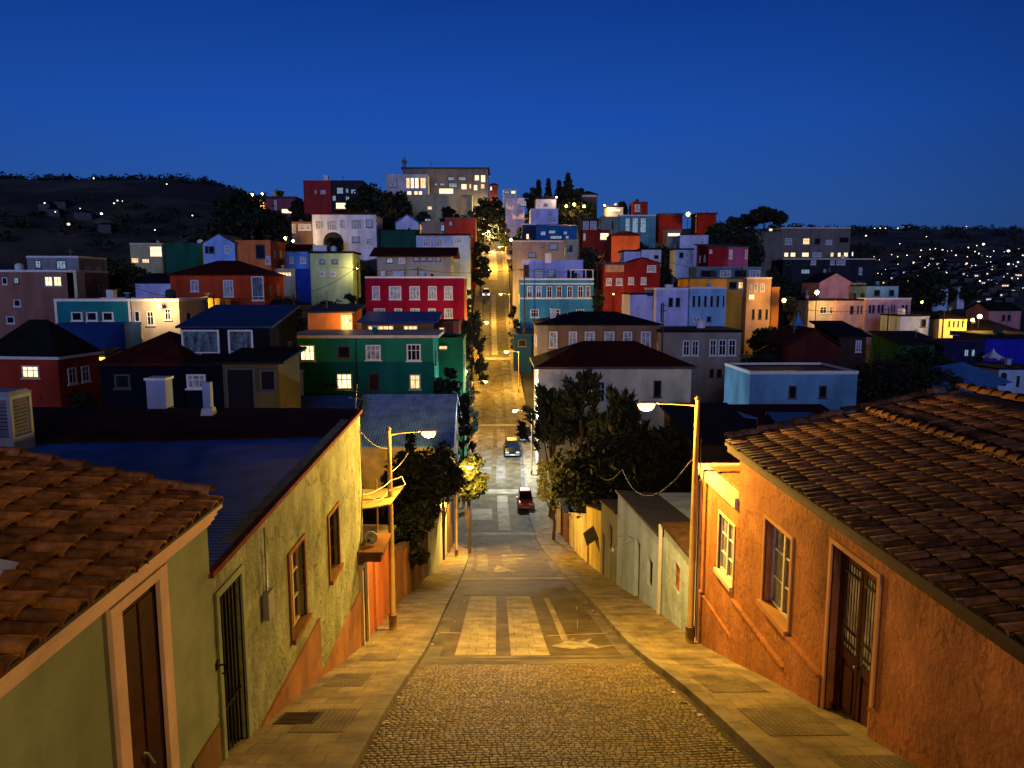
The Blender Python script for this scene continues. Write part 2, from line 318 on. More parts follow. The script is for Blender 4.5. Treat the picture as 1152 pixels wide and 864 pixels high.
hs('light_green_house', 'light green flat roofed house with four small windows', 'house', 348.5, 396, 285, 125, 8.5, 7, LGRN, ('slab', .35, DARKROOF, .25),
   ww(292, 297, 'n', (360, 365), (374, 380))+ww(306, 311, 'w', (360, 365), (372, 377)), trim=None)
hs('white_villa', 'white villa with tall windows and a dark arched carport', 'villa', 351, 423, 241.5, 165, 9, 9, (.60, .64, .80), ('slab', .4, REDROOF, .3),
   [(355, 248, 364, 258, 'w'), (368, 248, 378, 259, 'w'), (382, 247, 387, 257, 'w'), (395, 247, 407, 258, 'w'), (396, 266, 404, 273, 'n'), (412, 247, 419, 256, 'n'), (412, 268, 420, 276, 'w')], arch=(364, 261, 386, 281), trim=WHITE)
hs('brown_wing', 'dark brown wing with white framed windows left of the white villa', 'house', 328, 350.5, 251, 166, 8, 7, BRW, 'flat', [(329, 252, 332, 262, 'w'), (336, 252, 343, 259, 'w'), (344, 252, 350, 259, 'w')])
hs('red_cube_house', 'red cube house on the skyline beside a dark glazed block', 'house', 341, 372, 204, 222, 12, 9, (.30, .03, .03), 'flat', [(361, 214, 366, 218, 'w'), (354, 214, 356, 218, 'n')], chim=(362, 367, 197))
hs('dark_glazed_block', 'black block with blue lit panes attached to the red cube house', 'building', 372.5, 408, 204, 223, 12, 8, (.03, .025, .03), 'flat',
   [(379, 211, 386, 218, 'c'), (389, 212, 392, 217, 'c'), (395, 213, 400, 218, 'c'), (374, 220, 378, 226, 'c'), (389, 221, 393, 226, 'c'), (378, 228, 392, 235, 'L')])
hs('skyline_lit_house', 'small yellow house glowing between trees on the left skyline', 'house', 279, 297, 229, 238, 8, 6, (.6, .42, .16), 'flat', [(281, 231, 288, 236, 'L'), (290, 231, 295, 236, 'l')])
hs('red_teal_cottage', 'red and grey cottage on the left skyline beneath a grey slab roof', 'house', 299, 332, 223, 234, 9, 7, (.22, .06, .08), ('slab', .5, GREYROOF, .5), [(309, 225, 311, 236, 'w'), (317, 235, 331, 240, 'L')])  # the wide bright pane stands in for a lamplit wall
hs('hilltop_wall_building', 'long beige windowless podium under the hilltop institute', 'building', 457, 531, 220, 236, 15, 6, (.36, .33, .20), 'flat', [(481, 232, 486, 236, 'l')])
hs('hilltop_institute', 'large grey building crowning the hill with many lit windows', 'building', 453, 549, 190, 250, 22, 16, (.16, .15, .14), ('slab', .45, GREYROOF, .5),
   [(494, 212, 510, 218, 'L'), (504, 199, 511, 203, 'c'), (516, 199, 524, 203, 'c'), (534, 197, 539, 203, 'L'), (541, 197, 546, 205, 'L'), (519, 207, 525, 213, 'L'), (528, 207, 530, 212, 'l'), (533, 208, 537, 214, 'L'),
    (489, 206, 492, 209, 'c'), (495, 206, 500, 209, 'c'), (505, 206, 514, 211, 'c'), (541, 207, 545, 212, 'l')], trim=None)
hs('hilltop_white_block', 'white block with tall lit glazing projecting from the hilltop institute', 'building', 434, 481, 197, 243, 22, 6, (.45, .46, .50), 'flat',
   [(457, 200, 461, 212, 'l'), (462, 200, 466, 212, 'L'), (467, 200, 471, 212, 'L'), (473, 200, 479, 212, 'l'), (458, 215, 463, 220, 'L'), (466, 215, 470, 220, 'L'), (471, 215, 475, 220, 'L'), (438, 205, 441, 211, 'n'), (443, 203, 446, 211, 'n')])
# ---- right slope
hs('sky_blue_house', 'sky blue three storey house on the right of the uphill street', 'house', 585, 668, 315, 126, 12, 9, SKYB, 'flat',
   ww(322, 335, 'd', (593, 599), (603, 609), (615, 621), (626, 632), (638, 644), (650, 656), (659, 664))+ww(348, 357, 'd', (597, 606), (622, 630), (648, 657)), trim=WHITE, band=(320, 336.5),
   side=[(.2, -3.2, .9, 1.6, 'l'), (.6, -3.2, .9, 1.6, 'd')])
hs('lilac_terrace_house', 'lilac white house with dark terrace openings above the sky blue house', 'house', 588, 656, 294, 138, 11, 8, LIL, 'flat', [(601, 303, 612, 313, 'n'), (616, 303, 625, 312, 'n'), (638, 304, 646, 313, 'n'), (589, 298, 595, 312, 'D')])
hs('taupe_flat_house', 'taupe flat roofed house beside the street below the deep blue house', 'house', 577, 636, 272, 156, 11, 8, (.28, .22, .19), 'flat', [(618, 274, 627, 281, 'n'), (594, 284, 603, 290, 'n'), (609, 275, 612, 278, 'n')], trim=CREAM)
hs('sage_cube_house', 'small sage house at the right end of the taupe flat roofed house', 'house', 636.5, 651, 271, 151, 11, 7, (.30, .30, .26), 'flat', [(638, 276, 644, 283, 'n')])
hs('deep_blue_house', 'deep blue house with a row of pale lit panes', 'house', 603, 649, 255, 166, 10, 8, (.012, .10, .32), ('shed', 1.0, BLUEMETAL, .3), [(608, 260, 614, 265, 'c'), (617, 259, 625, 263, 'c'), (619, 265, 632, 269, 'c'), (634, 260, 638, 264, 'c'), (636, 265, 640, 269, 'c')])
hs('black_box_house', 'black box house with a bright lit door left of the deep blue house', 'house', 588, 602.5, 253, 167, 9, 8, (.02, .03, .06), 'flat', [(592, 263, 595, 269, 'L')], trim=WHITE)
hs('white_box_house', 'white box house with two tiny windows above the deep blue house', 'house', 597, 628, 236, 192, 10, 8, LIL, 'flat', [(618, 238, 621, 241, 'n'), (620, 245, 624, 248, 'n')])
hs('lilac_street_house', 'lilac house at the top of the street with a blue glazed end', 'house', 569, 590, 224, 214, 12, 8, (.48, .42, .55), 'flat', [(585, 226, 592, 232, 'c'), (571, 228, 575, 234, 'w')])
hs('small_lilac_house', 'small lilac box house at the crest behind the white box house', 'house', 603, 626, 224, 212, 9, 7, LIL, ('slab', .6, DARKROOF, .3), [(612, 229, 616, 232, 'n')])
hs('lit_gallery_house', 'low white house with a warm lit gallery at the top of the street', 'house', 566, 581, 214, 236, 7, 6, (.5, .48, .42), 'flat', [(575, 214.5, 580, 218, 'L'), (567, 215, 573, 218, 'c')])
hs('crest_dark_house', 'dark brick house at the crest just right of the hilltop institute', 'house', 551, 560, 208, 250, 9, 6, (.14, .03, .03), ('hip', 1.0, DARKROOF, .2), [(551.5, 210, 553.5, 214, 'L')])
hs('brown_long_house', 'long brown house under a black hip roof with six tall white windows', 'house', 605, 743, 366, 88, 8.6, 9, (.20, .125, .075), ('hip', 1.5, DARKROOF, .35),
   ww(373, 391, 'w', (618, 627), (640, 649), (658, 669), (680, 691), (701, 711), (721, 732))+[(618, 402, 626, 408, 'L'), (632, 400, 640, 408, 'l')], chim=(621, 627, 351))
hs('cream_house', 'wide cream house under a dark red hip roof by the dark trees', 'house', 606, 778, 414, 71, 7.2, 9, (.62, .54, .40), ('hip', 2.3, REDROOF, .4), [(671, 429, 681, 452, 'd'), (735, 428, 744, 447, 'n')], trim=DARKTRIM,
   side=[(.4, -1.8, 1.0, 1.4, 'd')])
hs('taupe_two_storey_house', 'taupe two storey house with grouped white windows right of the brown long house', 'house', 744, 834, 374, 86, 9, 8, (.26, .22, .19), ('slab', .3, DARKROOF, .15),
   [(768, 383, 776, 400, 'd'), (778, 383, 786, 400, 'd'), (798, 382, 806, 400, 'd'), (808, 382, 817, 400, 'd'), (819, 382, 828, 400, 'd'), (798, 415, 803, 425, 'n'), (806, 415, 812, 425, 'n'), (823, 414, 829, 424, 'n')])
hs('kerb_kiosk', 'dark blue garage with a slanted canopy beside the sky blue house', 'garage', 578, 598, 377, 118, 4.2, 4, (.01, .04, .09), ('shed', .8, NAVYMETAL, .5), [(583, 382, 592, 390, 'n')])
hs('lilac_low_house', 'low windowless lilac wing left of the lilac house with twin windows', 'house', 709, 738, 331.5, 104, 9, 7, LIL, ('slab', .2, DARKROOF, .1), [(728, 331.5, 737, 333, 'n')])
hs('lilac_twin_window_house', 'lilac house with a pair of dark windows in the middle of the right slope', 'house', 738.5, 776, 326, 102, 9, 8, LIL, 'flat', [(752, 335, 757, 345, 'n'), (760, 335, 765, 345, 'n'), (743, 341, 745, 362, 'n')], trim=WHITE)
hs('light_blue_house', 'light blue house with a row of six narrow dark windows', 'house', 776.5, 817, 325, 101, 9, 8, (.22, .42, .66), 'flat', ww(333, 345, 'n', (779, 782), (785, 788), (792, 795), (799, 802), (806, 809), (813, 815))+[(780, 357, 788, 362, 'w'), (795, 356, 800, 362, 'n')], trim=WHITE)
hs('ochre_house', 'ochre yellow house beneath a glassy blue roof terrace', 'house', 777, 840, 314, 114, 11, 8, OCH, 'flat', [(820, 317, 829, 325, 'n'), (830, 317, 838, 325, 'l')], trim=DARKTRIM)
hs('blue_roof_terrace', 'row of pale blue glazed roof rooms above the ochre house', 'building', 784, 857, 302, 124, 9, 5, (.10, .19, .27), 'flat', [(788, 304, 805, 312, 'n'), (810, 304, 822, 312, 'w'), (826, 304, 840, 312, 'n'), (843, 304, 855, 312, 'w')])
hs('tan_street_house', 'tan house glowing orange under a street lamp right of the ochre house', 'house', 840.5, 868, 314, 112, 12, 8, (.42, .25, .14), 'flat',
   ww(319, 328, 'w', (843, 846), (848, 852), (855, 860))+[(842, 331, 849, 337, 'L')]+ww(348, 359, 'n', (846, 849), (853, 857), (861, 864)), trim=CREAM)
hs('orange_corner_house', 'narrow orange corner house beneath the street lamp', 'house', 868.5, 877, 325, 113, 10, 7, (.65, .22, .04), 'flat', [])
hs('red_panel_house', 'red house with a tan board panel, left half of the red gabled pair', 'house', 680, 703, 297, 125, 9, 8, (.27, .03, .02), ('slab', .3, NAVYMETAL, .3), ww(313, 321, 'w', (682, 688), (693, 700)), panel=(681, 298, 702, 306))
hs('red_gable_house', 'dark red gabled house with three white framed windows in the middle of the right slope', 'house', 703.5, 743, 297, 125, 9, 8, RED, ('gy', 1.0, REDROOF, .2), [(707, 312, 713, 320, 'w'), (721, 312, 727, 320, 'w'), (728, 298.5, 738, 306, 'w')])
hs('white_row_house', 'white windowless row house, left of the two above the red gable', 'house', 702, 720.5, 283, 141, 8, 6, LIL, ('slab', .3, DARKROOF, .15), [])
hs('white_row_house', 'white row house with a tiny window, right of the two above the red gable', 'house', 721.5, 744, 281, 141, 8, 6, (.45, .55, .72), ('slab', .3, DARKROOF, .15), [(736, 287, 741, 291, 'n')])
hs('orange_arched_house', 'orange red house with a low arched roof lit from below', 'house', 688, 720, 265, 157, 8, 7, (.55, .10, .03), ('arc', .8, REDROOF, .1), [])
hs('teal_glass_house', 'pale teal house with large pale panes under a flat roof', 'house', 697, 738, 243, 182, 9, 8, (.10, .28, .32), 'flat', [(703, 245, 709, 262, 'c'), (711, 245, 718, 262, 'c'), (720, 245, 727, 262, 'c')], trim=WHITE)
hs('grey_green_wing', 'grey green wing with a dark window left of the pale teal house', 'house', 676, 696.5, 245, 183, 9, 8, (.20, .22, .20), 'flat', [(688, 249, 690, 258, 'n')])
hs('red_tower_house', 'small red house with a wide pale window standing on the skyline', 'house', 712, 729, 228, 205, 8, 6, (.18, .02, .02), 'flat', [(714, 230, 720, 238, 'w')])
hs('maroon_skyline_house', 'maroon house on the skyline left of the bright lamp', 'house', 742, 768, 242, 203, 8, 8, (.13, .010, .012), ('slab', .5, GREYROOF, .2), [])
hs('red_skyline_house', 'red house on the skyline right of the bright lamp and white post', 'house', 785, 806, 241, 205, 8, 7, (.16, .012, .008), ('slab', .4, REDROOF, .3), [])
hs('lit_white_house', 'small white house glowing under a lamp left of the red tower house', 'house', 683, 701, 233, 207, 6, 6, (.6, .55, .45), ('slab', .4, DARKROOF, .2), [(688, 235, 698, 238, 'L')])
hs('dark_gable_crest_house', 'dark crest house with a white gallery under its roof', 'house', 653, 672, 219, 225, 9, 7, (.05, .05, .06), ('hip', 1.6, DARKROOF, .3), [(655, 219.5, 671, 221, 'w')])
hs('white_window_cabin', 'small black cabin filled by a wide white window', 'house', 654, 673, 247, 178, 8, 5, (.03, .03, .04), 'flat', [(656, 249, 662, 259, 'w'), (664, 249, 671, 259, 'w')])
hs('yellow_front_cabin', 'red cabin whose right half is bright yellow lit', 'house', 655, 686, 260, 168, 7, 5, (.22, .02, .015), 'flat', [(675, 262, 685, 270, 'L'), (656, 262, 659, 271, 'c')])
hs('white_low_house', 'low white house on the upper right slope beside dark bushes', 'house', 765, 797, 266, 172, 7, 7, (.42, .50, .72), 'flat', [(788, 268, 792, 275, 'w')])
hs('white_kiosk_house', 'black house front with one wide white framed window below the low white house', 'house', 760, 780, 281, 150, 7, 5, (.40, .48, .66), ('slab', .3, DARKROOF, .2), [(764, 284, 769, 290, 'n'), (770, 284, 775, 290, 'w')])
hs('lit_strip_house', 'low house with a bright white lit strip under the maroon skyline house', 'house', 750, 766, 260, 186, 6, 4, (.30, .26, .2), 'flat', [(751, 262, 765, 266, 'L')])
hs('maroon_half_house', 'maroon half of the double house under a long grey roof', 'house', 797, 818.5, 278, 136, 8, 8, (.20, .01, .02), ('shed', .9, GREYROOF, .5), [(798, 281, 801, 285, 'w')])
hs('purple_half_house', 'purple half of the double house under a long grey roof', 'house', 819, 842, 278, 136, 8, 8, (.22, .06, .18), ('shed', .9, GREYROOF, .3), [(820, 281, 824, 291, 'w'), (838, 281, 841, 291, 'w')])
hs('grey_office_building', 'large grey block on the right ridge with a row of yellow lit windows', 'building', 879, 957, 257, 200, 15, 14, (.15, .125, .115), 'flat',
   ww(268, 275, 'w', (883, 891))+ww(268, 275, 'l', (903, 911))+ww(268, 275, 'n', (916, 923))+ww(270, 275, 'w', (929, 936))+ww(267, 273, 'n', (944, 955))
   + ww(284, 289, 'L', (882, 887), (889, 895), (902, 910))+ww(284, 289, 'w', (914, 924))+ww(284, 289, 'l', (934, 938))+ww(284, 289, 'L', (942, 946), (949, 954)), trim=CREAM)
hs('grey_office_wing', 'grey stone wing with one tiny lit window left of the large grey block', 'building', 850, 878.5, 261, 198, 15, 14, (.14, .115, .105), 'flat', [(854, 284.5, 856, 288, 'L'), (865, 257, 869, 260, 'L')], trim=GREYROOF)
hs('dark_lower_block', 'dark lower block with white railings in front of the large grey block', 'building', 881, 985, 292, 190, 12, 8, (.02, .022, .03), 'flat',
   [(884, 294, 890, 298, 'n'), (912, 293, 918, 298, 'w'), (934, 293, 939, 298, 'w'), (941, 293, 951, 298, 'w'), (901, 303, 911, 308, 'c'), (926, 303, 929, 314, 'w'), (966, 301, 970, 309, 'w'), (958, 283.5, 960, 288, 'L')], trim=CREAM)
hs('pink_gable_house', 'pink house with a stepped gable above the lamp lit row', 'house', 922, 959, 318, 138, 11, 8, PNK, ('gy', 1.8, DARKROOF, .1), [])
hs('pink_block_house', 'pink flat block with one dark window right of the stepped gable', 'house', 959.5, 974, 320, 137, 11, 8, PNK, 'flat', [(963, 316, 971, 328, 'n')])
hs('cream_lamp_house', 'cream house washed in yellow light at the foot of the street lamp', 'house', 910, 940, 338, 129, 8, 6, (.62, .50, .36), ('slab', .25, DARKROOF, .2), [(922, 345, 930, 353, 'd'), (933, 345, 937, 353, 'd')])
hs('peach_row_house', 'peach row house with narrow dark windows between the cream and pink houses', 'house', 940.5, 974, 338, 128, 8, 7, (.55, .33, .28), ('slab', .25, DARKROOF, .2), ww(344, 353, 'n', (956, 960), (964, 966), (968, 970)))
hs('pink_row_house', 'pink row house with four pairs of dark windows', 'house', 974.5, 1025, 337, 127, 8, 8, (.48, .28, .36), 'flat', ww(343, 352, 'n', (977, 980), (981, 984), (987, 990), (991, 994), (1002, 1004), (1005, 1007), (1014, 1017), (1018, 1021)), trim=WHITE)
hs('blue_attic_house', 'pale blue attic box on top of the pink row house', 'house', 975, 1011, 322, 131, 10, 6, (.18, .36, .52), ('slab', .2, DARKROOF, .15), [(983, 326, 990, 333, 'n'), (1000, 326, 1006, 333, 'n')])
hs('white_garage', 'small white blue garage with a dark door below the pink row house', 'garage', 1013, 1046, 356, 116, 5, 6, (.42, .50, .68), ('slab', .2, DARKROOF, .1), [(1036, 359, 1042, 368, 'n')])
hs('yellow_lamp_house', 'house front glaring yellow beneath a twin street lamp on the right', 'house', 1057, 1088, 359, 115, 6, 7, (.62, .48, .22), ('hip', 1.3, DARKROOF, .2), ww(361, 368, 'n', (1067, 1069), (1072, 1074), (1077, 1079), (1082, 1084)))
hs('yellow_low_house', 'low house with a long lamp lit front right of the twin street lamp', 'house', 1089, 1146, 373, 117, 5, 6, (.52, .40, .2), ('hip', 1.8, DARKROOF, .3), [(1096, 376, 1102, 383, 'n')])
hs('ultramarine_house', 'ultramarine house with a black roof at the right edge', 'house', 1109, 1170, 381, 95, 6, 7, (.02, .02, .42), ('slab', .6, DARKROOF, .3), [(1084, 394, 1090, 400, 'w')])
hs('dark_green_low_house', 'dark green low house with thin white window bars by the dark trees', 'house', 1012, 1062, 388, 92, 6, 7, (.012, .09, .03), ('shed', 1.2, DARKROOF, .4), [(1024, 393, 1027, 401, 'n'), (1035, 394, 1042, 402, 'n')])
hs('navy_shed', 'navy shed with two pale panes between the green and ultramarine houses', 'shed', 1063, 1108, 386, 90, 5, 5, (.015, .015, .06), 'flat', [(1084, 393, 1090, 401, 'c'), (1092, 393, 1097, 401, 'c')])
hs('dusky_pink_gable_house', 'dusky pink gabled house near the right edge behind the lamp', 'house', 1113, 1149, 350, 138, 7, 7, (.30, .16, .20), ('gx', 1.5, DARKROOF, .2), [(1127, 354, 1131, 361, 'n'), (1133, 354, 1137, 361, 'n')])
hs('white_gable_cottage', 'small bright white gabled cottage standing alone on the right', 'house', 1049, 1067, 326, 172, 5, 6, (.35, .50, .75), ('gy', 1.6, DARKROOF, .1), [(1053, 331, 1056, 337, 'n'), (1057, 331, 1060, 337, 'n'), (1061, 331, 1064, 337, 'n')])
hs('white_far_box', 'tiny white box house right of the lone white gable', 'house', 1078, 1086, 324, 175, 5, 4, (.42, .48, .60), 'flat', [])
hs('pale_blue_bungalow', 'pale blue flat bungalow with two dark square windows and white parapet', 'house', 844, 965, 421, 62, 4.2, 7, (.12, .30, .52), 'flat', [(887, 434, 896, 448, 'n'), (921, 434, 930, 448, 'n')], trim=WHITE)
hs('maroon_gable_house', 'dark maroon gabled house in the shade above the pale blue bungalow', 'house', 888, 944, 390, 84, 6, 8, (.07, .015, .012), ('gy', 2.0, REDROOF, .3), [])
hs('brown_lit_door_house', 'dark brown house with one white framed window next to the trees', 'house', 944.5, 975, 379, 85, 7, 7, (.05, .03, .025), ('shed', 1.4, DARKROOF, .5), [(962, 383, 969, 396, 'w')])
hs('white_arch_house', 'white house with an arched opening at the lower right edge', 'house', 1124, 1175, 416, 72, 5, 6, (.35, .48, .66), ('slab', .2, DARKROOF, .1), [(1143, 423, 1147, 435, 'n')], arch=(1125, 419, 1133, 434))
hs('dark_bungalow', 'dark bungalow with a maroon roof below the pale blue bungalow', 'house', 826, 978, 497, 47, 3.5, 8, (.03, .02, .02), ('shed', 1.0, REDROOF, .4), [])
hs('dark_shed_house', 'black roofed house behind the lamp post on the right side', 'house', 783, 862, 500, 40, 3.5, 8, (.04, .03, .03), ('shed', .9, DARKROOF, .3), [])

for h in H:
    a = at(h['x0'], h['yt'], h['d']); b = at(h['x1'], h['yt'], h['d'])
    h['X0'], h['X1'], h['zt'] = a.x, b.x, (a.z+b.z)/2
    h['zb'] = h['zt']-h['h']

# ------------------------------------------------------------------ terrain height
CTRL = []
for h in H:
    xm = (h['X0']+h['X1'])/2
    for fx in (h['X0'], xm, h['X1']):
        CTRL.append((fx, h['d'], h['zb'], 1)); CTRL.append((fx, h['d']+h['dep'], h['zb']+.4, 1))
for y in range(-40, 400, 12):
    CTRL.append((cen(y), y, prof(y), 1.5))
    for s in (-1, 1):
        if y < 62: 
            for dx in (8, 16, 26, 50, 90):
                CTRL.append((s*dx, y, prof(y)+(0 if dx < 20 else .0)-(.5 if y < 40 else 0) if dx < 20 else max(prof(y), -13-dx*.02), 1))
for (px_, d_, z_) in ((-200, 90, -8), (-200, 160, -6), (0, 190, -12), (120, 230, -6), (0, 260, -14), (1300, 90, -14), (1250, 170, -12), (1100, 230, -24), (1250, 260, -30), (1000, 260, -10), (230, 260, 8), (860, 260, 6)):
    CTRL.append(((px_-560)/832*d_, d_, z_, 1))
for i in range(-5, 6):
    CTRL.append((i*40, 330, 36-abs(i)*9, 1)); CTRL.append((i*40, 370, 30-abs(i)*9, 1))
import numpy as np
CA = np.array(CTRL)
def smooth(a, b, x):
    t = max(0, min(1, (x-a)/(b-a))); return t*t*(3-2*t)
def far_z(x, y):
    r = math.hypot(x, y)
    ang = math.atan2(x, y)          # 0 ahead, + right
    base = -32
    # left hill: crest about 720 m out
    lw = 1-smooth(-.24, -.02, ang) if ang > -.24 else 1
    py = interp([(-.75, 214), (-.60, 214), (-.47, 212), (-.38, 216), (-.31, 228), (-.20, 262), (0, 300)], ang)
    ridge = (322-py)/832*760*math.cos(ang)+3*noise.noise(Vector((ang*14, 3, 0)))+2*noise.noise(Vector((ang*40, 8, 0)))
    zl = base+(ridge-base)*smooth(200, 760, r) if r < 760 else ridge-(r-760)*.12
    zl += 5*noise.noise(Vector((x*.012, y*.012, 1)))*smooth(300, 500, r)*(1-smooth(700, 760, r))
    # right: long city slope, crest about 1900 m out
    rr = (322-261)/832*1900*math.cos(ang)+5*noise.noise(Vector((ang*12, 5, 0)))+3*noise.noise(Vector((ang*40, 6, 0)))
    zr = base+(rr-base)*smooth(450, 1900, r)**1.1 if r < 1900 else rr-(r-1900)*.1
    z = zl*lw+zr*(1-lw)
    return z
def terr(x, y):
    if -45 <= y <= 420 and abs(x) < 330:
        d2 = (CA[:, 0]-x)**2+(CA[:, 1]-y)**2+2.0
        w = CA[:, 3]/d2**1.7
        zn = float((w*CA[:, 2]).sum()/w.sum())
    else: zn = -20
    fx = smooth(150, 300, abs(x)); fy = smooth(300, 420, y); f = max(fx, fy)
    if y < 60: f = max(f, smooth(-20, -45, y) if y < -20 else 0)
    z = zn*(1-f)+far_z(x, y)*f if f > 0 else zn
    if f < 1 and y < 340:
        c = cen(y); dx = abs(x-c)
        g = smooth(5.2, 13, dx)
        z = (prof(y)-.35)*(1-g)+z*g
    return z

SOIL, _nt, _b = new_mat('soil_and_scrub'); _N, _L = _nt.nodes, _nt.links
_tc = _N.new('ShaderNodeTexCoord'); _n = _N.new('ShaderNodeTexNoise'); _n.inputs['Scale'].default_value = .011; _n.inputs['Detail'].default_value = 9; _n.inputs['Roughness'].default_value = .62
_L.new(_tc.outputs['Object'], _n.inputs['Vector']); _r = _N.new('ShaderNodeValToRGB'); _L.new(_n.outputs[0], _r.inputs[0])
_r.color_ramp.elements[0].position = .46; _r.color_ramp.elements[0].color = (.009, .010, .010, 1); _r.color_ramp.elements[1].position = .62; _r.color_ramp.elements[1].color = (.085, .072, .055, 1)
_L.new(_r.outputs[0], _b.inputs['Base Color']); _b.inputs['Roughness'].default_value = .95
def grid_mesh(name, xs, ys, fz, mat):
    vs = [(x, y, fz(x, y)) for y in ys for x in xs]; n = len(xs)
    fs = [(j*n+i, j*n+i+1, (j+1)*n+i+1, (j+1)*n+i) for j in range(len(ys)-1) for i in range(n-1)]
    me = bpy.data.meshes.new(name); me.from_pydata(vs, [], fs); me.update()
    for p in me.polygons: p.use_smooth = True
    me.materials.append(mat); o = bpy.data.objects.new(name, me); COL.objects.link(o); return o
def axis(lo, hi, inner, fine, coarse):
    a = []; v = lo
    while v < hi:
        a.append(v); v += fine if inner[0] <= v < inner[1] else (coarse if abs(v) < 1200 else coarse*4)
    a.append(hi); return a
gx = sorted(set([-4000, -3000, -2200, -1700, -1300]+axis(-1100, 1500, (-140, 140), 3.0, 16)+[1650, 1800, 2000, 2300, 2700, 3300, 4000]))
# densify at the street edges
gx = sorted(set(gx+[-9, -7.5, -6.2, -5.2, 5.2, 6.5, 7.5, 9]))
gy = sorted(set([-600, -300, -150, -80]+axis(-45, 1900, (-45, 345), 3.0, 16)+[2000, 2300, 2800, 3500, 4200]))
ter = grid_mesh('ground', gx, gy, terr, SOIL); tag(ter, kind='structure')

# ------------------------------------------------------------------ the street
def strip(name, x0, x1, y0, y1, lift, mat, step=.8, rel=True, kind='structure', nx=2, thick=0):
    mb = MB(); n = max(1, int((y1-y0)/step))
    for j in range(n):
        ya, yb = y0+(y1-y0)*j/n, y0+(y1-y0)*(j+1)/n
        def X(t, y):
            a = x0(y) if callable(x0) else x0; b = x1(y) if callable(x1) else x1
            return a+(b-a)*t+((cen(y)-.7) if rel else 0)
        for i in range(nx):
            ta, tb = i/nx, (i+1)/nx
            mb.quad((X(ta, ya), ya, prof(ya)+lift), (X(tb, ya), ya, prof(ya)+lift), (X(tb, yb), yb, prof(yb)+lift), (X(ta, yb), yb, prof(yb)+lift), True)
        if thick:
            for t in (0, 1):
                mb.quad((X(t, ya), ya, prof(ya)+lift), (X(t, yb), yb, prof(yb)+lift), (X(t, yb), yb, prof(yb)+lift-thick), (X(t, ya), ya, prof(ya)+lift-thick))
    o = mb.build(name, mat); tag(o, kind=kind); return o
ASPH = stucco('worn_asphalt', (.115, .088, .05), var=.5, scale=1.1, bump=.5, bscale=30, bdist=.02, rough=.8, stain=.45)
CONC = stucco('light_concrete', (.34, .29, .20), var=.35, scale=1.3, bump=.3, bscale=18, rough=.85, stain=.4)
CONC2 = stucco('old_concrete', (.16, .14, .11), var=.45, scale=1.0, bump=.4, bscale=18, rough=.85, stain=.5)
def paving(name, c1, c2, sx, sy, mort, bw=.5, off=.5):
    m = stucco(name, (1, 1, 1), var=.35, scale=1.6, bump=0, rough=.85, stain=.4)
    nt = m.node_tree; N, L = nt.nodes, nt.links; b = N['Principled BSDF']
    tcn = [n for n in N if n.type == 'TEX_COORD'][0]
    br = N.new('ShaderNodeTexBrick'); br.inputs['Scale'].default_value = sx; br.inputs['Color1'].default_value = (*c1, 1); br.inputs['Color2'].default_value = (*c2, 1)
    br.inputs['Mortar'].default_value = (c1[0]*.5, c1[1]*.5, c1[2]*.5, 1); br.inputs['Mortar Size'].default_value = mort
    br.inputs['Brick Width'].default_value = bw; br.inputs['Row Height'].default_value = sy; br.offset = off
    nz = N.new('ShaderNodeTexNoise'); nz.inputs['Scale'].default_value = 1.5
    L.new(tcn.outputs['Object'], nz.inputs['Vector'])
    va = N.new('ShaderNodeVectorMath'); va.operation = 'MULTIPLY_ADD'; va.inputs[1].default_value = (.12, .12, 0)
    L.new(nz.outputs['Color'], va.inputs[0]); L.new(tcn.outputs['Object'], va.inputs[2]); L.new(va.outputs[0], br.inputs['Vector'])
    vm = [n for n in N if n.type == 'VECT_MATH' and n.operation == 'SCALE'][0]
    L.new(br.outputs['Color'], vm.inputs[0])
    bp = N.new('ShaderNodeBump'); bp.inputs['Strength'].default_value = .5; bp.inputs['Distance'].default_value = .012; bp.invert = True
    nz2 = N.new('ShaderNodeTexNoise'); nz2.inputs['Scale'].default_value = 25; L.new(tcn.outputs['Object'], nz2.inputs['Vector'])
    ad = N.new('ShaderNodeMath'); ad.operation = 'MULTIPLY_ADD'; ad.inputs[1].default_value = -.5; L.new(nz2.outputs[0], ad.inputs[0]); L.new(br.outputs['Fac'], ad.inputs[2])
    L.new(ad.outputs[0], bp.inputs['Height']); L.new(bp.outputs[0], b.inputs['Normal'])
    return m
SIDEW = paving('sidewalk_slabs', (.30, .24, .14), (.22, .175, .105), 1.0, .40, .008, .42, .5)
TILEW = paving('sidewalk_small_tiles', (.23, .185, .115), (.18, .145, .09), 1.0, .075, .010, .075, 0)
SLABS = paving('concrete_slab_lane', (.38, .33, .22), (.30, .26, .17), 1.0, .55, .012, .5, .4)
road = strip('road', -1.8, 3.2, -40, 335, 0, ASPH, step=1.0, nx=6)
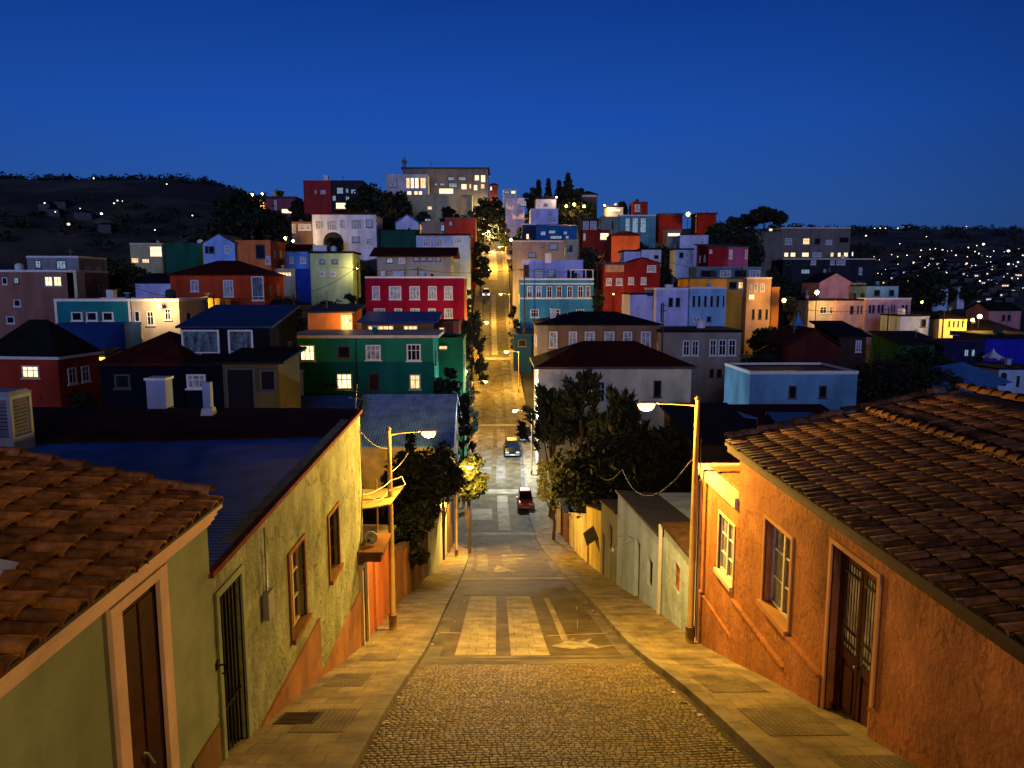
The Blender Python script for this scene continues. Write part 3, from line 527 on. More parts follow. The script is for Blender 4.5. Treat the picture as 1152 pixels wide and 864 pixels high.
# side bands of the road surface
strip('gutter', -1.8, -1.45, 15.6, 120, .004, CONC2, nx=1); strip('gutter', 2.85, 3.2, 15.6, 120, .004, CONC2, nx=1)
strip('concrete_lane', -1.1, -.12, 16.5, 27.2, .006, SLABS); strip('concrete_lane', .24, 1.16, 16.4, 27.0, .006, SLABS)
strip('narrow_lane', lambda y: 1.62+(y-20)*.004, lambda y: 1.80+(y-20)*.004, 18.5, 26.5, .006, CONC)
strip('cross_band', -1.8, 3.2, 15.25, 15.85, .008, CONC2, nx=4); strip('cross_band', -1.75, 3.15, 16.05, 16.35, .008, CONC2, nx=4)
strip('cross_band', -1.8, 3.2, 27.4, 27.75, .008, CONC2, nx=4); strip('cross_band', -1.8, 3.2, 33.2, 33.9, .008, CONC, nx=4)
strip('cross_band', -1.8, 3.2, 53.8, 54.8, .008, CONC, nx=4); strip('cross_band', -1.8, 3.2, 66.0, 67.2, .008, CONC, nx=4)
strip('concrete_lane', .3, 1.1, 37, 52, .006, CONC2); strip('concrete_lane', -1.2, -.6, 35, 52, .006, CONC2)
strip('concrete_lane', .55, 1.5, 55.5, 65.5, .006, CONC); strip('pale_slab_patch', -1.6, .1, 58.5, 61.8, .010, CONC)
strip('concrete_lane', .4, 1.3, 69, 106, .006, CONC2); strip('worn_lane', -1.4, -.1, 72, 88, .006, CONC2)
strip('cross_band', -1.8, 3.2, 90, 90.8, .008, CONC, nx=4); strip('cross_band', -1.8, 3.2, 125, 126.5, .008, CONC, nx=4)
strip('concrete_lane', .2, 1.2, 128, 176, .006, CONC); strip('worn_lane', -1.5, -.3, 108, 176, .006, CONC2); strip('worn_lane', 1.8, 2.8, 93, 124, .006, CONC2)
strip('concrete_lane', -.6, 1.6, 190, 240, .006, CONC)
# painted remains of an arrow and a triangular patch
mb = MB()
def onroad(x, y, l=.012): return (x+cen(y)-.7, y, prof(y)+l)
for tri in ([(1.25, 17.6), (1.95, 18.7), (1.75, 17.2)], [(1.75, 17.2), (1.95, 18.7), (2.5, 17.5)], [(1.5, 18.4), (2.45, 18.6), (2.2, 18.0)], [(2.3, 17.5), (2.9, 17.7), (2.35, 17.2)]):
    mb.poly([onroad(*p) for p in tri])
tag(mb.build('worn_arrow_marking', stucco('worn_paint', (.34, .31, .25), var=.5, scale=3, bump=.1, stain=.6)), kind='structure')
mb = MB(); mb.poly([onroad(-.3, 36.2), onroad(.9, 36.6), onroad(-.1, 40)]); mb.poly([onroad(.9, 43), onroad(2.2, 43.3), onroad(1.2, 43.9)])
mb.poly([onroad(.3, 45), onroad(2.0, 45.2), onroad(1.9, 45.6), onroad(.4, 45.4)])
tag(mb.build('worn_patch_marking', MATS['worn_paint']), kind='structure')
mb = MB()
for (xa, ya, xb, yb) in ((1.25, 19.0, 2.95, 19.3), (-1.7, 19.6, -1.15, 19.5), (2.2, 20, 2.6, 24), (-1.4, 21, -1.3, 26), (1.4, 28.5, 2.8, 30.5)):
    mb.poly([onroad(xa, ya, .009), onroad(xb, yb, .009), onroad(xb+.05, yb+.12, .009), onroad(xa+.03, ya+.12, .009)])
tag(mb.build('filled_cracks', CONC), kind='structure')
# cobbles: every stone its own low block
COB = stucco('cobble_stone', (.22, .17, .095), var=.4, scale=6, bump=.5, bscale=45, rough=.6, stain=.2, island=.38)
mb = MB(); rnd = random.Random(3); y = 3.2; row = 0
while y < 15.15:
    dy = .090+rnd.uniform(-.008, .008); x = -1.78+(.06 if row % 2 else 0)
    while x < 3.16:
        w = rnd.uniform(.072, .120); w = min(w, 3.18-x)
        if w > .05:
            wob = .05*math.sin(x*1.7+row*.12)+.03*noise.noise(Vector((x*2, y*2, 0)))
            x0, x1, y0, y1 = x+.005, x+w-.005, y+.005+wob, y+dy-.005+wob
            hgt = .010+rnd.uniform(0, .006); e = .014
            tl = rnd.uniform(-.004, .004)
            n = len(mb.v)
            for (xx, yy, hh) in ((x0, y0, -.01), (x1, y0, -.01), (x1, y1, -.01), (x0, y1, -.01), (x0+e*.3, y0+e*.3, hgt*.6), (x1-e*.3, y0+e*.3, hgt*.6), (x1-e*.3, y1-e*.3, hgt*.6), (x0+e*.3, y1-e*.3, hgt*.6),
                                 (x0+e, y0+e, hgt+tl), (x1-e, y0+e, hgt-tl), (x1-e, y1-e, hgt), (x0+e, y1-e, hgt)):
                mb.v.append((xx, yy, prof(yy)+hh))
            for k in range(2):
                for i in range(4):
                    mb.f.append((n+k*4+i, n+k*4+(i+1) % 4, n+(k+1)*4+(i+1) % 4, n+(k+1)*4+i)); mb.sm.append(True)
            mb.f.append((n+8, n+9, n+10, n+11)); mb.sm.append(True)
        x += w
    y += dy; row += 1
tag(mb.build('cobblestones', COB), kind='structure')
strip('cobble_bedding', -1.8, 3.2, 3, 15.25, .006, stucco('bedding_sand', (.075, .062, .042), var=.4, bump=.4), step=.5)
# kerbs and sidewalks
KERB = paving('kerb_stone', (.26, .23, .17), (.20, .175, .13), 1.0, .9, .014, 9, 0)
SW = .13
strip('kerb', -2.02, -1.8, -40, 330, SW+.012, KERB, step=.8, nx=1, thick=.4)
strip('kerb', 3.2, 3.42, -40, 330, SW+.012, KERB, step=.8, nx=1, thick=.4)
strip('sidewalk', lambda y: -3.75-.6*smooth(60, 90, y)*0, -2.02, -40, 330, SW, SIDEW, step=.8, nx=1, thick=.9)
strip('sidewalk', 3.42, lambda y: 5.25-.7*smooth(60, 110, y), -40, 330, SW, SIDEW, step=.8, nx=1, thick=.9)
for (a, b, c, d) in ((3.6, 4.7, 9.2, 10.6), (3.55, 4.5, 11.6, 13.0), (3.7, 4.4, 14.2, 15.2), (4.0, 4.9, 7.0, 8.4), (-3.2, -2.5, 12.4, 13.6), (-3.1, -2.3, 15.2, 16.2), (-3.0, -2.2, 9.6, 10.8)):
    strip('sidewalk_tile_patch', a, b, c, d, SW+.006, TILEW, nx=1, step=.6)

# ------------------------------------------------------------------ house builder for the hill
COLM = {}
def wallmat(c):
    k = 'wall_%d_%d_%d' % tuple(int(v*1000) for v in c)
    return stucco(k, c, var=.2, scale=.6, bump=.15, bscale=8, stain=.34, bdist=.02)
PANES = {'w': CURT, 'd': GLASS, 'n': GLASS, 'l': LIT, 'L': LITB, 'c': LITC, 'B': CURTB, 's': GLASS, 'D': DARKW}
FRM = {'w': WHITE, 'd': WHITE, 'n': DARKTRIM, 'l': CREAM, 'L': CREAM, 'c': DARKTRIM, 'B': WHITE, 's': WHITE, 'D': DARKTRIM}
def window(parent, x0, x1, z0, z1, kind, fmat=None, y=0, name=None):
    """frame standing 4 cm proud of a wall facing -Y, pane as its child"""
    name = name or ('door' if kind == 'D' else 'window')
    w, h = x1-x0, z1-z0; t = min(.11, w*.14, h*.14); f = MB()
    f.box(x0-t*.2, x0+t, y-.06, y+.02, z0, z1); f.box(x1-t, x1+t*.2, y-.06, y+.02, z0, z1)
    f.box(x0+t, x1-t, y-.06, y+.02, z1-t, z1); f.box(x0+t, x1-t, y-.06, y+.02, z0, z0+t)
    f.box(x0-t*1.2, x1+t*1.2, y-.12, y+.02, z0-t*.9, z0-.002)
    if kind == 'B': f.box(x0+t, x1-t, y-.05, y+.01, z0+h*.16, z0+h*.16+t*.6); f.box(x0+w*.5-t*.3, x0+w*.5+t*.3, y-.05, y+.01, z0+t, z0+h*.16)
    if kind not in ('D', 'n', 's', 'B'):
        nm = max(1, round(w/.75)-0) if w > .7 else 1
        for i in range(1, nm+1 if w > 1.2 else 2):
            if w > .5:
                xm = x0+w*i/((nm+1) if w > 1.2 else 2); f.box(xm-t*.3, xm+t*.3, y-.05, y+.01, z0+t, z1-t)
        if h > .9:
            zm = z0+h*.62; f.box(x0+t, x1-t, y-.047, y+.01, zm-t*.28, zm+t*.28)
    fo = f.build(name, fmat or FRM[kind], parent)
    p = MB(); p.box(x0+t*.5, x1-t*.5, y-.025, y+.03, z0+t*.5, z1-t*.5)
    p.build('panel' if kind == 'D' else 'pane', PANES[kind], fo)
    return fo
def side_window(parent, X, s, y0, y1, z0, z1, kind):
    w = window(parent, -(y1-y0)/2, (y1-y0)/2, z0, z1, kind)
    w.location = (X, (y0+y1)/2, 0); w.rotation_euler = (0, 0, R(90) if s > 0 else R(-90))
def build_house(h):
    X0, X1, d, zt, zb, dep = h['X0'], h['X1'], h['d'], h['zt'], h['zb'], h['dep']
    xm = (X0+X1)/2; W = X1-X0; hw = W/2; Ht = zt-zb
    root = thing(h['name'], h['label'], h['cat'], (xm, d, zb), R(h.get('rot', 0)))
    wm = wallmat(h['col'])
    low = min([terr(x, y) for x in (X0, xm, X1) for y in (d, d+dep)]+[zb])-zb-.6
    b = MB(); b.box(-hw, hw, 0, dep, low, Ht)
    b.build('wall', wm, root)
    roof = h['roof']; tr = h.get('trim')
    if roof == 'flat':
        r = MB(); r.box(-hw+.2, hw-.2, .2, dep-.2, Ht, Ht+.10); ro = r.build('roof', DARKROOF, root)
        p = MB(); o = .05; t = .24; hh = .28
        p.box(-hw-o, hw+o, -o, t, Ht+.001, Ht+hh); p.box(-hw-o, hw+o, dep-t, dep+o, Ht+.001, Ht+hh)
        p.box(-hw-o, -hw+t, t, dep-t, Ht+.001, Ht+hh); p.box(hw-t, hw+o, t, dep-t, Ht+.001, Ht+hh)
        p.build('parapet', tr or wm, root)
    else:
        kind, rise, rm, ov = roof
        r = MB(); a, c, e, g = -hw-ov, hw+ov, -ov, dep+ov; T = .14; Z = Ht+.002
        if kind == 'slab':
            r.box(a, c, e, g, Z, Z+rise)
        elif kind == 'shed':
            r.hexa([(a, e, Z), (c, e, Z), (c, g, Z+rise-.05), (a, g, Z+rise-.05), (a, e, Z+T), (c, e, Z+T), (c, g, Z+rise+T), (a, g, Z+rise+T)])
            q = MB(); q.hexa([(-hw, .0, Ht-.01), (hw, .0, Ht-.01), (hw, dep, Ht-.01), (-hw, dep, Ht-.01), (-hw, .0, Ht+.001), (hw, .0, Ht+.001), (hw, dep, Ht+rise-.1), (-hw, dep, Ht+rise-.1)])
            q.build('gable', wm, root)
        elif kind == 'gx':
            m_ = (e+g)/2
            r.hexa([(a, e, Z), (c, e, Z), (c, m_, Z+rise), (a, m_, Z+rise), (a, e, Z+T), (c, e, Z+T), (c, m_, Z+rise+T), (a, m_, Z+rise+T)])
            r.hexa([(a, m_, Z+rise), (c, m_, Z+rise), (c, g, Z), (a, g, Z), (a, m_, Z+rise+T), (c, m_, Z+rise+T), (c, g, Z+T), (a, g, Z+T)])
            q = MB()
            for s in (-hw, hw):
                q = MB(); q.poly([(s, 0, Ht), (s, dep, Ht), (s, dep/2, Ht+rise*.94)]); q.build('gable', wm, root)
        elif kind == 'gy':
            r.hexa([(a, e, Z), (0, e, Z+rise), (0, g, Z+rise), (a, g, Z), (a, e, Z+T), (0, e, Z+rise+T), (0, g, Z+rise+T), (a, g, Z+T)])
            r.hexa([(0, e, Z+rise), (c, e, Z), (c, g, Z), (0, g, Z+rise), (0, e, Z+rise+T), (c, e, Z+T), (c, g, Z+T), (0, g, Z+rise+T)])
            for yy in (0, dep):
                q = MB(); q.poly([(-hw, yy, Ht), (hw, yy, Ht), (0, yy, Ht+rise*.96)]); q.build('gable', wm, root)
        elif kind == 'hip':
            rl = max(0, (c-a)/2-(g-e)/2*1.05); my = (e+g)/2; mx = 0
            P = [(a, e, Z+T), (c, e, Z+T), (c, g, Z+T), (a, g, Z+T), (mx-rl, my, Z+rise), (mx+rl, my, Z+rise)]
            r.box(a, c, e, g, Z, Z+T)
            n = len(r.v); r.v += P
            for f in ((0, 1, 5, 4), (1, 2, 5), (2, 3, 4, 5), (3, 0, 4)): r.f.append(tuple(n+i for i in f)); r.sm.append(False)
        elif kind == 'arc':
            n = 10
            for i in range(n):
                x_0 = a+(c-a)*i/n; x_1 = a+(c-a)*(i+1)/n
                z0 = Z+rise*math.sin(math.pi*i/n); z1 = Z+rise*math.sin(math.pi*(i+1)/n)
                r.hexa([(x_0, e, Z-.05), (x_1, e, Z-.05), (x_1, g, Z-.05), (x_0, g, Z-.05), (x_0, e, z0+T), (x_1, e, z1+T), (x_1, g, z1+T), (x_0, g, z0+T)])
        ro = r.build('roof', rm, root)
        if tr and kind == 'hip':
            p = MB(); p.box(a-.02, c+.02, e-.06, e-.003, Z-.06, Z+T+.02); p.box(c+.003, c+.06, e, g, Z-.06, Z+T+.02); p.box(a-.06, a-.003, e, g, Z-.06, Z+T+.02); p.build('fascia', tr, root)
    if h.get('edge'):
        p = MB(); p.box(-hw-.03, -hw+.22, -.03, 0, low+2, Ht); p.build('corner_trim', WHITE, root); p = MB(); p.box(hw-.22, hw+.03, -.03, 0, low+2, Ht); p.build('corner_trim', WHITE, root)
    def lx(px, py): v = at(px, py, d); return v.x-xm, v.z-zb
    if h.get('band'):
        za = lx(600, h['band'][1])[1]; zc = lx(600, h['band'][0])[1]
        p = MB(); p.box(-hw-.03, hw+.03, -.03, 0, za, za+.25); p.box(-hw-.03, hw+.03, -.03, 0, zc, zc+.22); p.build('string_course', WHITE, root)
    if h.get('panel'):
        q = h['panel']; xa, za = lx(q[0], q[3]); xb, zc = lx(q[2], q[1])
        p = MB(); p.box(xa, xb, -.05, 0, za, zc); p.build('board_panel', stucco('tan_boards', (.42, .26, .14), var=.2, scale=3, bump=.2), root)
    if h.get('arch'):
        q = h['arch']; xa, za = lx(q[0], q[3]); xb, zc = lx(q[2], q[1]); rr = (xb-xa)/2; cx = (xa+xb)/2
        hz = max(zc-rr, za); p = MB(); n = 16
        out = [(cx+rr*math.cos(math.pi*i/n), hz+(zc-hz)*math.sin(math.pi*i/n)) for i in range(n+1)]+[(xa, za), (xb, za)]
        p.poly([(u, -.03, v) for u, v in reversed(out)])
        for i in range(len(out)):
            u, v = out[i]; u2, v2 = out[(i+1) % len(out)]; p.quad((u, -.03, v), (u2, -.03, v2), (u2, .02, v2), (u, .02, v))
        p.build('archway_shade', plain('arch_shade', (.008, .008, .010), .9), root)  # flat near-black panel painting the shade inside the arched opening
    if h.get('pipe'):
        xa, za = lx(h['pipe'], 440); p = MB(); p.tube([(xa, -.08, za), (xa, -.08, Ht)], .07, 6); p.build('drainpipe', stucco('pipe_green', (.01, .08, .06), bump=0), root)
    if h.get('chim'):
        q = h['chim']; xa, zc = lx(q[0], q[2]); xb, _ = lx(q[1], q[2])
        p = MB(); p.box(xa, xb, dep*.25, dep*.25+(xb-xa), Ht-.1, zc+.2); p.box(xa-.08, xb+.08, dep*.25-.08, dep*.25+(xb-xa)+.08, zc+.2, zc+.35); p.build('chimney', WHITE, root)
    for (a_, b_, c_, d_, k) in h['wins']:
        xa, za = lx(a_, d_); xb, zc = lx(c_, b_)
        window(root, xa, xb, za, zc, k)
    s = -1 if xm > cen(d) else 1
    for (f, zo, w_, h_, k) in h.get('side', ()):
        side_window(root, s*(hw), s, dep*f-w_/2, dep*f+w_/2, Ht+zo-h_/2, Ht+zo+h_/2, k)
    if not h.get('side') and d < 200 and dep > 5 and Ht > 6:
        rr = random.Random(int(X0*10))
        for f in (.28, .68):
            if rr.random() < .7: side_window(root, s*hw, s, dep*f-.45, dep*f+.45, Ht-2.6, Ht-1.3, rr.choice('nndw'))
    return root
HOUSE = [build_house(h) for h in H]

# ================================================================== NEAR BUILDINGS along the street
def wallX(parent, name, X, s, y0, y1, zb, zt0, zt1, ops, thick, mat):
    """wall in the plane x=X with real openings; s=+1 body lies towards +x"""
    mb = MB(); ys = sorted(set([y0, y1]+[o[0] for o in ops]+[o[1] for o in ops])); zs = sorted(set([zb]+[o[2] for o in ops]+[o[3] for o in ops])); zs.append('top')
    # finer columns so that long walls follow a sloping top
    def top(y): return zt0+(zt1-zt0)*(y-y0)/(y1-y0)
    def zz(k, y): return top(y) if zs[k] == 'top' else zs[k]
    def solid(i, k):
        if i < 0 or k < 0 or i >= len(ys)-1 or k >= len(zs)-1: return False
        ym = (ys[i]+ys[i+1])/2; z0 = zs[k]; z1 = zs[k+1]; z1 = z0+1 if z1 == 'top' else z1; zm = (z0+z1)/2
        if zs[k+1] == 'top': return True
        return not any(o[0] < ym < o[1] and o[2] < zm < o[3] for o in ops)
    A, B = X, X+s*thick
    for i in range(len(ys)-1):
        for k in range(len(zs)-1):
            if not solid(i, k): continue
            ya, yb = ys[i], ys[i+1]
            p = [(ya, zz(k, ya)), (yb, zz(k, yb)), (yb, zz(k+1, yb)), (ya, zz(k+1, ya))]
            for XX, fl in ((A, 0), (B, 1)):
                q = [(XX, u, v) for u, v in p]
                if (s > 0) ^ bool(fl): q = q[::-1]
                mb.poly(q)
            for (ni, nk, a, b) in ((i-1, k, 3, 0), (i+1, k, 1, 2), (i, k-1, 0, 1), (i, k+1, 2, 3)):
                if not solid(ni, nk):
                    a_, b_ = p[a], p[b]; mb.quad((A, *a_), (A, *b_), (B, *b_), (B, *a_))
    return mb.build(name, mat, parent)
def bx(mb, X, s, t0, t1, y0, y1, z0, z1):
    a, b = X+s*t0, X+s*t1; mb.box(min(a, b), max(a, b), y0, y1, z0, z1)
def surround(mb, X, s, ya, yb, za, zb, w, proud, bottom=False, into=.02):
    bx(mb, X, s, -proud, into, ya-w, ya, za-(w if bottom else 0), zb+w); bx(mb, X, s, -proud, into, yb, yb+w, za-(w if bottom else 0), zb+w)
    bx(mb, X, s, -proud, into, ya, yb, zb, zb+w)
    if bottom: bx(mb, X, s, -proud-.03, into, ya, yb, za-w, za)
def sash(parent, X, s, ya, yb, za, zb, rec, fm, pm, nx=2, nz=3, name='window'):
    f = MB(); t = .055
    bx(f, X, s, rec, rec+.06, ya, ya+t, za, zb); bx(f, X, s, rec, rec+.06, yb-t, yb, za, zb)
    bx(f, X, s, rec, rec+.06, ya+t, yb-t, zb-t, zb); bx(f, X, s, rec, rec+.06, ya+t, yb-t, za, za+t)
    for i in range(1, nx):
        y = ya+(yb-ya)*i/nx; bx(f, X, s, rec-.01, rec+.05, y-.035, y+.035, za+t, zb-t)
    for k in range(1, nz):
        z = za+(zb-za)*k/nz; bx(f, X, s, rec+.008, rec+.045, ya+t, yb-t, z-.016, z+.016)
    fo = f.build(name, fm, parent); p = MB(); bx(p, X, s, rec+.04, rec+.058, ya+t*.6, yb-t*.6, za+t*.6, zb-t*.6); p.build('pane', pm, fo); return fo
TILE = stucco('clay_tile', (.24, .105, .035), var=.55, scale=9, bump=.5, bscale=30, rough=.75, stain=.4, island=.5, bdist=.015)
TILED = stucco('old_clay_tile', (.13, .062, .036), var=.55, scale=7, bump=.5, bscale=30, rough=.75, stain=.5, island=.6, bdist=.015)
def tiles(mb, O, U, V, lu, lv, pitch=.24, expo=.33, rad=.105, seed=1, hf=.8):
    """barrel tiles: U along the eave, V up the slope; every tile a slightly crooked half pipe"""
    rn = random.Random(seed); U = Vector(U).normalized(); V = Vector(V).normalized(); Nn = U.cross(V); 
    if Nn.z < 0: Nn = -Nn
    O = Vector(O); nu = int(lu/pitch); nv = int(lv/expo)
    for j in range(nv):
        for i in range(nu):
            u = (i+.5)*pitch+rn.uniform(-.012, .012); v = j*expo+rn.uniform(-.022, .022)
            if j == 0: v += rn.uniform(-.03, .02)
            L = expo*1.28; sk = rn.uniform(-.022, .022); lift = rn.uniform(-.008, .010)
            sag = .03*noise.noise(Vector((u*.5, v*.5, seed)))
            c0 = O+U*u+V*v+Nn*(.045+lift+sag); c1 = O+U*(u+sk)+V*(v+L)+Nn*(.008+lift+sag)
            r0 = rad*rn.uniform(.98, 1.1); r1 = rad*.80; n = len(mb.v); K = 6
            for (c, r) in ((c0, r0), (c1, r1)):
                for k in range(K+1):
                    a = math.pi*k/K; mb.v.append(tuple(c+U*(math.cos(a)*r)+Nn*(math.sin(a)*r*hf)))
            for k in range(K+1):       # thickness lip at the lower end
                a = math.pi*k/K; mb.v.append(tuple(c0+V*.004+U*(math.cos(a)*(r0-.018))+Nn*(math.sin(a)*(r0-.018)*hf-.004)))
            for k in range(K):
                mb.f.append((n+k, n+k+1, n+K+1+k+1, n+K+1+k)); mb.sm.append(True)
                mb.f.append((n+k, n+2*K+2+k, n+2*K+2+k+1, n+k+1)); mb.sm.append(False)
def ridge_caps(mb, A, B, rad=.12, L=.36, seed=2):
    rn = random.Random(seed); A, B = Vector(A), Vector(B); D = (B-A).normalized(); n = int((B-A).length/L)
    S = D.cross(Vector((0, 0, 1))).normalized()
    for i in range(n):
        c0 = A+D*(i*L)+Vector((0, 0, .05+rn.uniform(-.01, .012))); c1 = c0+D*(L*1.15)+Vector((0, 0, -.03)); b = len(mb.v); K = 6
        for c, r in ((c0, rad*rn.uniform(1, 1.12)), (c1, rad*.85)):
            for k in range(K+1):
                a = math.pi*k/K; mb.v.append(tuple(c+S*math.cos(a)*r+Vector((0, 0, math.sin(a)*r))))
        for k in range(K):
            mb.f.append((b+k, b+k+1, b+K+1+k+1, b+K+1+k)); mb.sm.append(True)
UNDER = plain('roof_underlay', (.035, .016, .010), .95)
OLIVE = stucco('olive_stucco', (.27, .325, .225), var=.28, scale=1.1, bump=.35, bscale=14, stain=.22, bdist=.01)
OLIVER = stucco('rough_olive_stucco', (.30, .335, .235), cracks=.5, var=.42, scale=2.2, bump=1.0, bscale=11, stain=.3, bdist=.07)
TERRA = stucco('terracotta_dado', (.34, .165, .085), var=.35, scale=1.5, bump=.5, bscale=12, stain=.3, bdist=.02)
ORSTUC = stucco('orange_stucco', (.40, .165, .065), cracks=.35, var=.42, scale=1.1, bump=.8, bscale=9, stain=.25, bdist=.035)
PINKTR = stucco('pink_plaster_trim', (.72, .50, .40), var=.2, scale=1.5, bump=.12, stain=.2)

# ---- house A: olive house with barrel tiles, nearest on the left
gA = thing('olive_house', 'smooth olive green house with clay tile roof and pink door surround, nearest on the left', 'house', (-3.4, 4, -5))
def rel(o, root): o.location = -root.location; return o
XA = -3.38
rel(wallX(gA, 'wall', XA, -1, -3, 8.36, -8, -2.70, -2.70, [(6.30, 7.03, -7.6, -2.86)], .3, OLIVE), gA)
b = MB(); b.box(-11, XA-.31, -3, 8.36, -8, -2.75); rel(b.build('house_body', OLIVE, gA), gA)
b = MB(); bx(b, XA, -1, -.035, .02, -3, 8.39, -2.745, -2.695); bx(b, XA, -1, -.07, .02, -3, 8.41, -2.695, -2.64); bx(b, XA, -1, -.10, .02, -3, 8.42, -2.64, -2.60); bx(b, XA, -1, -.085, .02, -3, 8.415, -2.60, -2.56); bx(b, XA, -1, -.16, .02, -3, 8.44, -2.56, -2.49)
rel(b.build('cornice', PINKTR, gA), gA)
b = MB(); bx(b, XA, -1, -.045, .02, 6.12, 6.30, -8, -2.862); bx(b, XA, -1, -.045, .02, 7.03, 7.21, -8, -2.862); bx(b, XA, -1, -.045, .02, 6.12, 7.21, -2.86, -2.765)
rel(b.build('door_surround', PINKTR, gA), gA)
b = MB(); bx(b, XA, -1, .02, .08, 6.302, 7.028, -8, -2.87); bx(b, XA, -1, .005, .02, 6.36, 6.64, -5.9, -2.95); bx(b, XA, -1, .005, .02, 6.69, 6.97, -5.9, -2.95)
dA = rel(b.build('door', DARKW, gA), gA)
b = MB(); b.tube([(XA-.04, 6.60, -4.42), (XA+.03, 6.60, -4.42), (XA+.03, 6.72, -4.60)], .012, 6); b.lathe((XA-.05, 6.60, -4.42), [(.03, 0), (.03, .012), (.01, .02)], 10, 'X')
b.box(XA-.046, XA-.036, 6.57, 6.63, -4.76, -4.66); h_ = b.build('handle', STEEL, dA)
b = MB(); bx(b, XA, -1, -.025, .01, 7.6, 8.36, -8, -5.22); rel(b.build('dado', stucco('brown_dado', (.20, .12, .05), var=.3, bump=.4), gA), gA)
sl = .217
b = MB(); b.hexa([(-3.2, -3, -2.50), (-3.2, 8.4, -2.50), (-8.5, 8.4, -2.50+5.3*sl), (-8.5, -3, -2.50+5.3*sl), (-3.2, -3, -2.47), (-3.2, 8.4, -2.47), (-8.5, 8.4, -2.47+5.3*sl), (-8.5, -3, -2.47+5.3*sl)])
b.hexa([(-8.5, -3, -2.50+5.3*sl), (-8.5, 8.4, -2.50+5.3*sl), (-13, 8.4, -2.5), (-13, -3, -2.5), (-8.5, -3, -2.47+5.3*sl), (-8.5, 8.4, -2.47+5.3*sl), (-13, 8.4, -2.47), (-13, -3, -2.47)])
rfA = rel(b.build('roof', UNDER, gA), gA)
b = MB(); b.poly([(-3.3, 8.36, -2.75), (-11, 8.36, -2.75), (-8.5, 8.36, -2.52+5.3*sl)]); rel(b.build('gable', OLIVE, gA), gA)
b = MB(); tiles(b, (-3.14, 1.2, -2.47), (0, 1, 0), (-1, 0, sl), 7.2, 5.4, pitch=.215, expo=.31, rad=.097, seed=5)
b.build('roof_tiles', TILE, rfA)
b = MB(); ridge_caps(b, (-3.3, 8.36, -2.44), (-8.5, 8.36, -2.44+5.2*sl), .10); ridge_caps(b, (-8.5, 1.5, -2.40+5.3*sl), (-8.5, 8.4, -2.40+5.3*sl)); b.build('ridge_tiles', TILE, rfA)
b = MB(); b.hexa([(-3.86, 5.5, -2.25), (-3.86, 5.8, -2.25), (-4.3, 5.8, -2.155), (-4.3, 5.5, -2.155), (-3.86, 5.5, -2.21), (-3.86, 5.8, -2.21), (-4.3, 5.8, -2.115), (-4.3, 5.5, -2.115)])
b.build('skylight', WHITE, rfA)

# ---- house B: rough olive house, blue sheet roof and maroon corrugated roof
gB = thing('rough_olive_house', 'rough plastered olive house with gated door under blue and maroon sheet roofs, left side', 'house', (-3.4, 13, -7))
XB = -3.41; topB = lambda y: -3.40+(y-8.36)*.033
rel(wallX(gB, 'wall', XB, -1, 8.37, 18.05, -12, topB(8.37), topB(18.05), [(8.62, 9.40, -7.4, -3.74), (11.62, 12.50, -5.77, -4.36), (14.38, 15.24, -5.90, -4.60)], .28, OLIVER), gB)
b = MB(); b.box(-16, XB-.29, 8.40, 18.04, -12, -3.62); rel(b.build('house_body', OLIVER, gB), gB)
b = MB(); bx(b, XB, -1, -.045, .0, 9.5, 13.35, -12, -6.22); bx(b, XB, -1, -.045, .0, 13.352, 18.0, -12, -7.38)
rel(b.build('dado', TERRA, gB), gB)
b = MB()
b.hexa([(XB+.07, 8.37, topB(8.37)), (XB+.07, 18.06, topB(18.06)), (XB-.03, 18.06, topB(18.06)), (XB-.03, 8.37, topB(8.37)), (XB+.07, 8.37, topB(8.37)+.07), (XB+.07, 18.06, topB(18.06)+.07), (XB-.03, 18.06, topB(18.06)+.07), (XB-.03, 8.37, topB(8.37)+.07)])
rel(b.build('eave_board', stucco('red_board', (.16, .035, .02), var=.3, scale=5, bump=.2), gB), gB)
b = MB(); b.hexa([(XB-.04, 8.42, -3.46), (XB-.04, 16.1, -3.42), (-16, 16.1, -3.58), (-16, 8.42, -3.60), (XB-.04, 8.42, -3.37), (XB-.04, 16.1, -3.30), (-16, 16.1, -3.52), (-16, 8.42, -3.52)])
rel(b.build('blue_sheet_roof', ribbed('blue_sheet_near', (.05, .16, .62), 2.6, 'Y', .5), gB), gB)
b = MB(); b.hexa([(XB-.04, 16.11, -3.33), (XB-.04, 18.1, -3.06), (-16, 18.1, -2.98), (-16, 16.11, -3.46), (XB-.04, 16.11, -3.26), (XB-.04, 18.1, -2.99), (-16, 18.1, -2.90), (-16, 16.11, -3.38)])
b.hexa([(XB-.6, 18.1, -3.04), (XB-.6, 20.4, -3.6), (-16, 20.4, -3.6), (-16, 18.1, -2.98), (XB-.6, 18.1, -2.98), (XB-.6, 20.4, -3.53), (-16, 20.4, -3.53), (-16, 18.1, -2.90)])
rel(b.build('maroon_sheet_roof', REDMETAL, gB), gB)
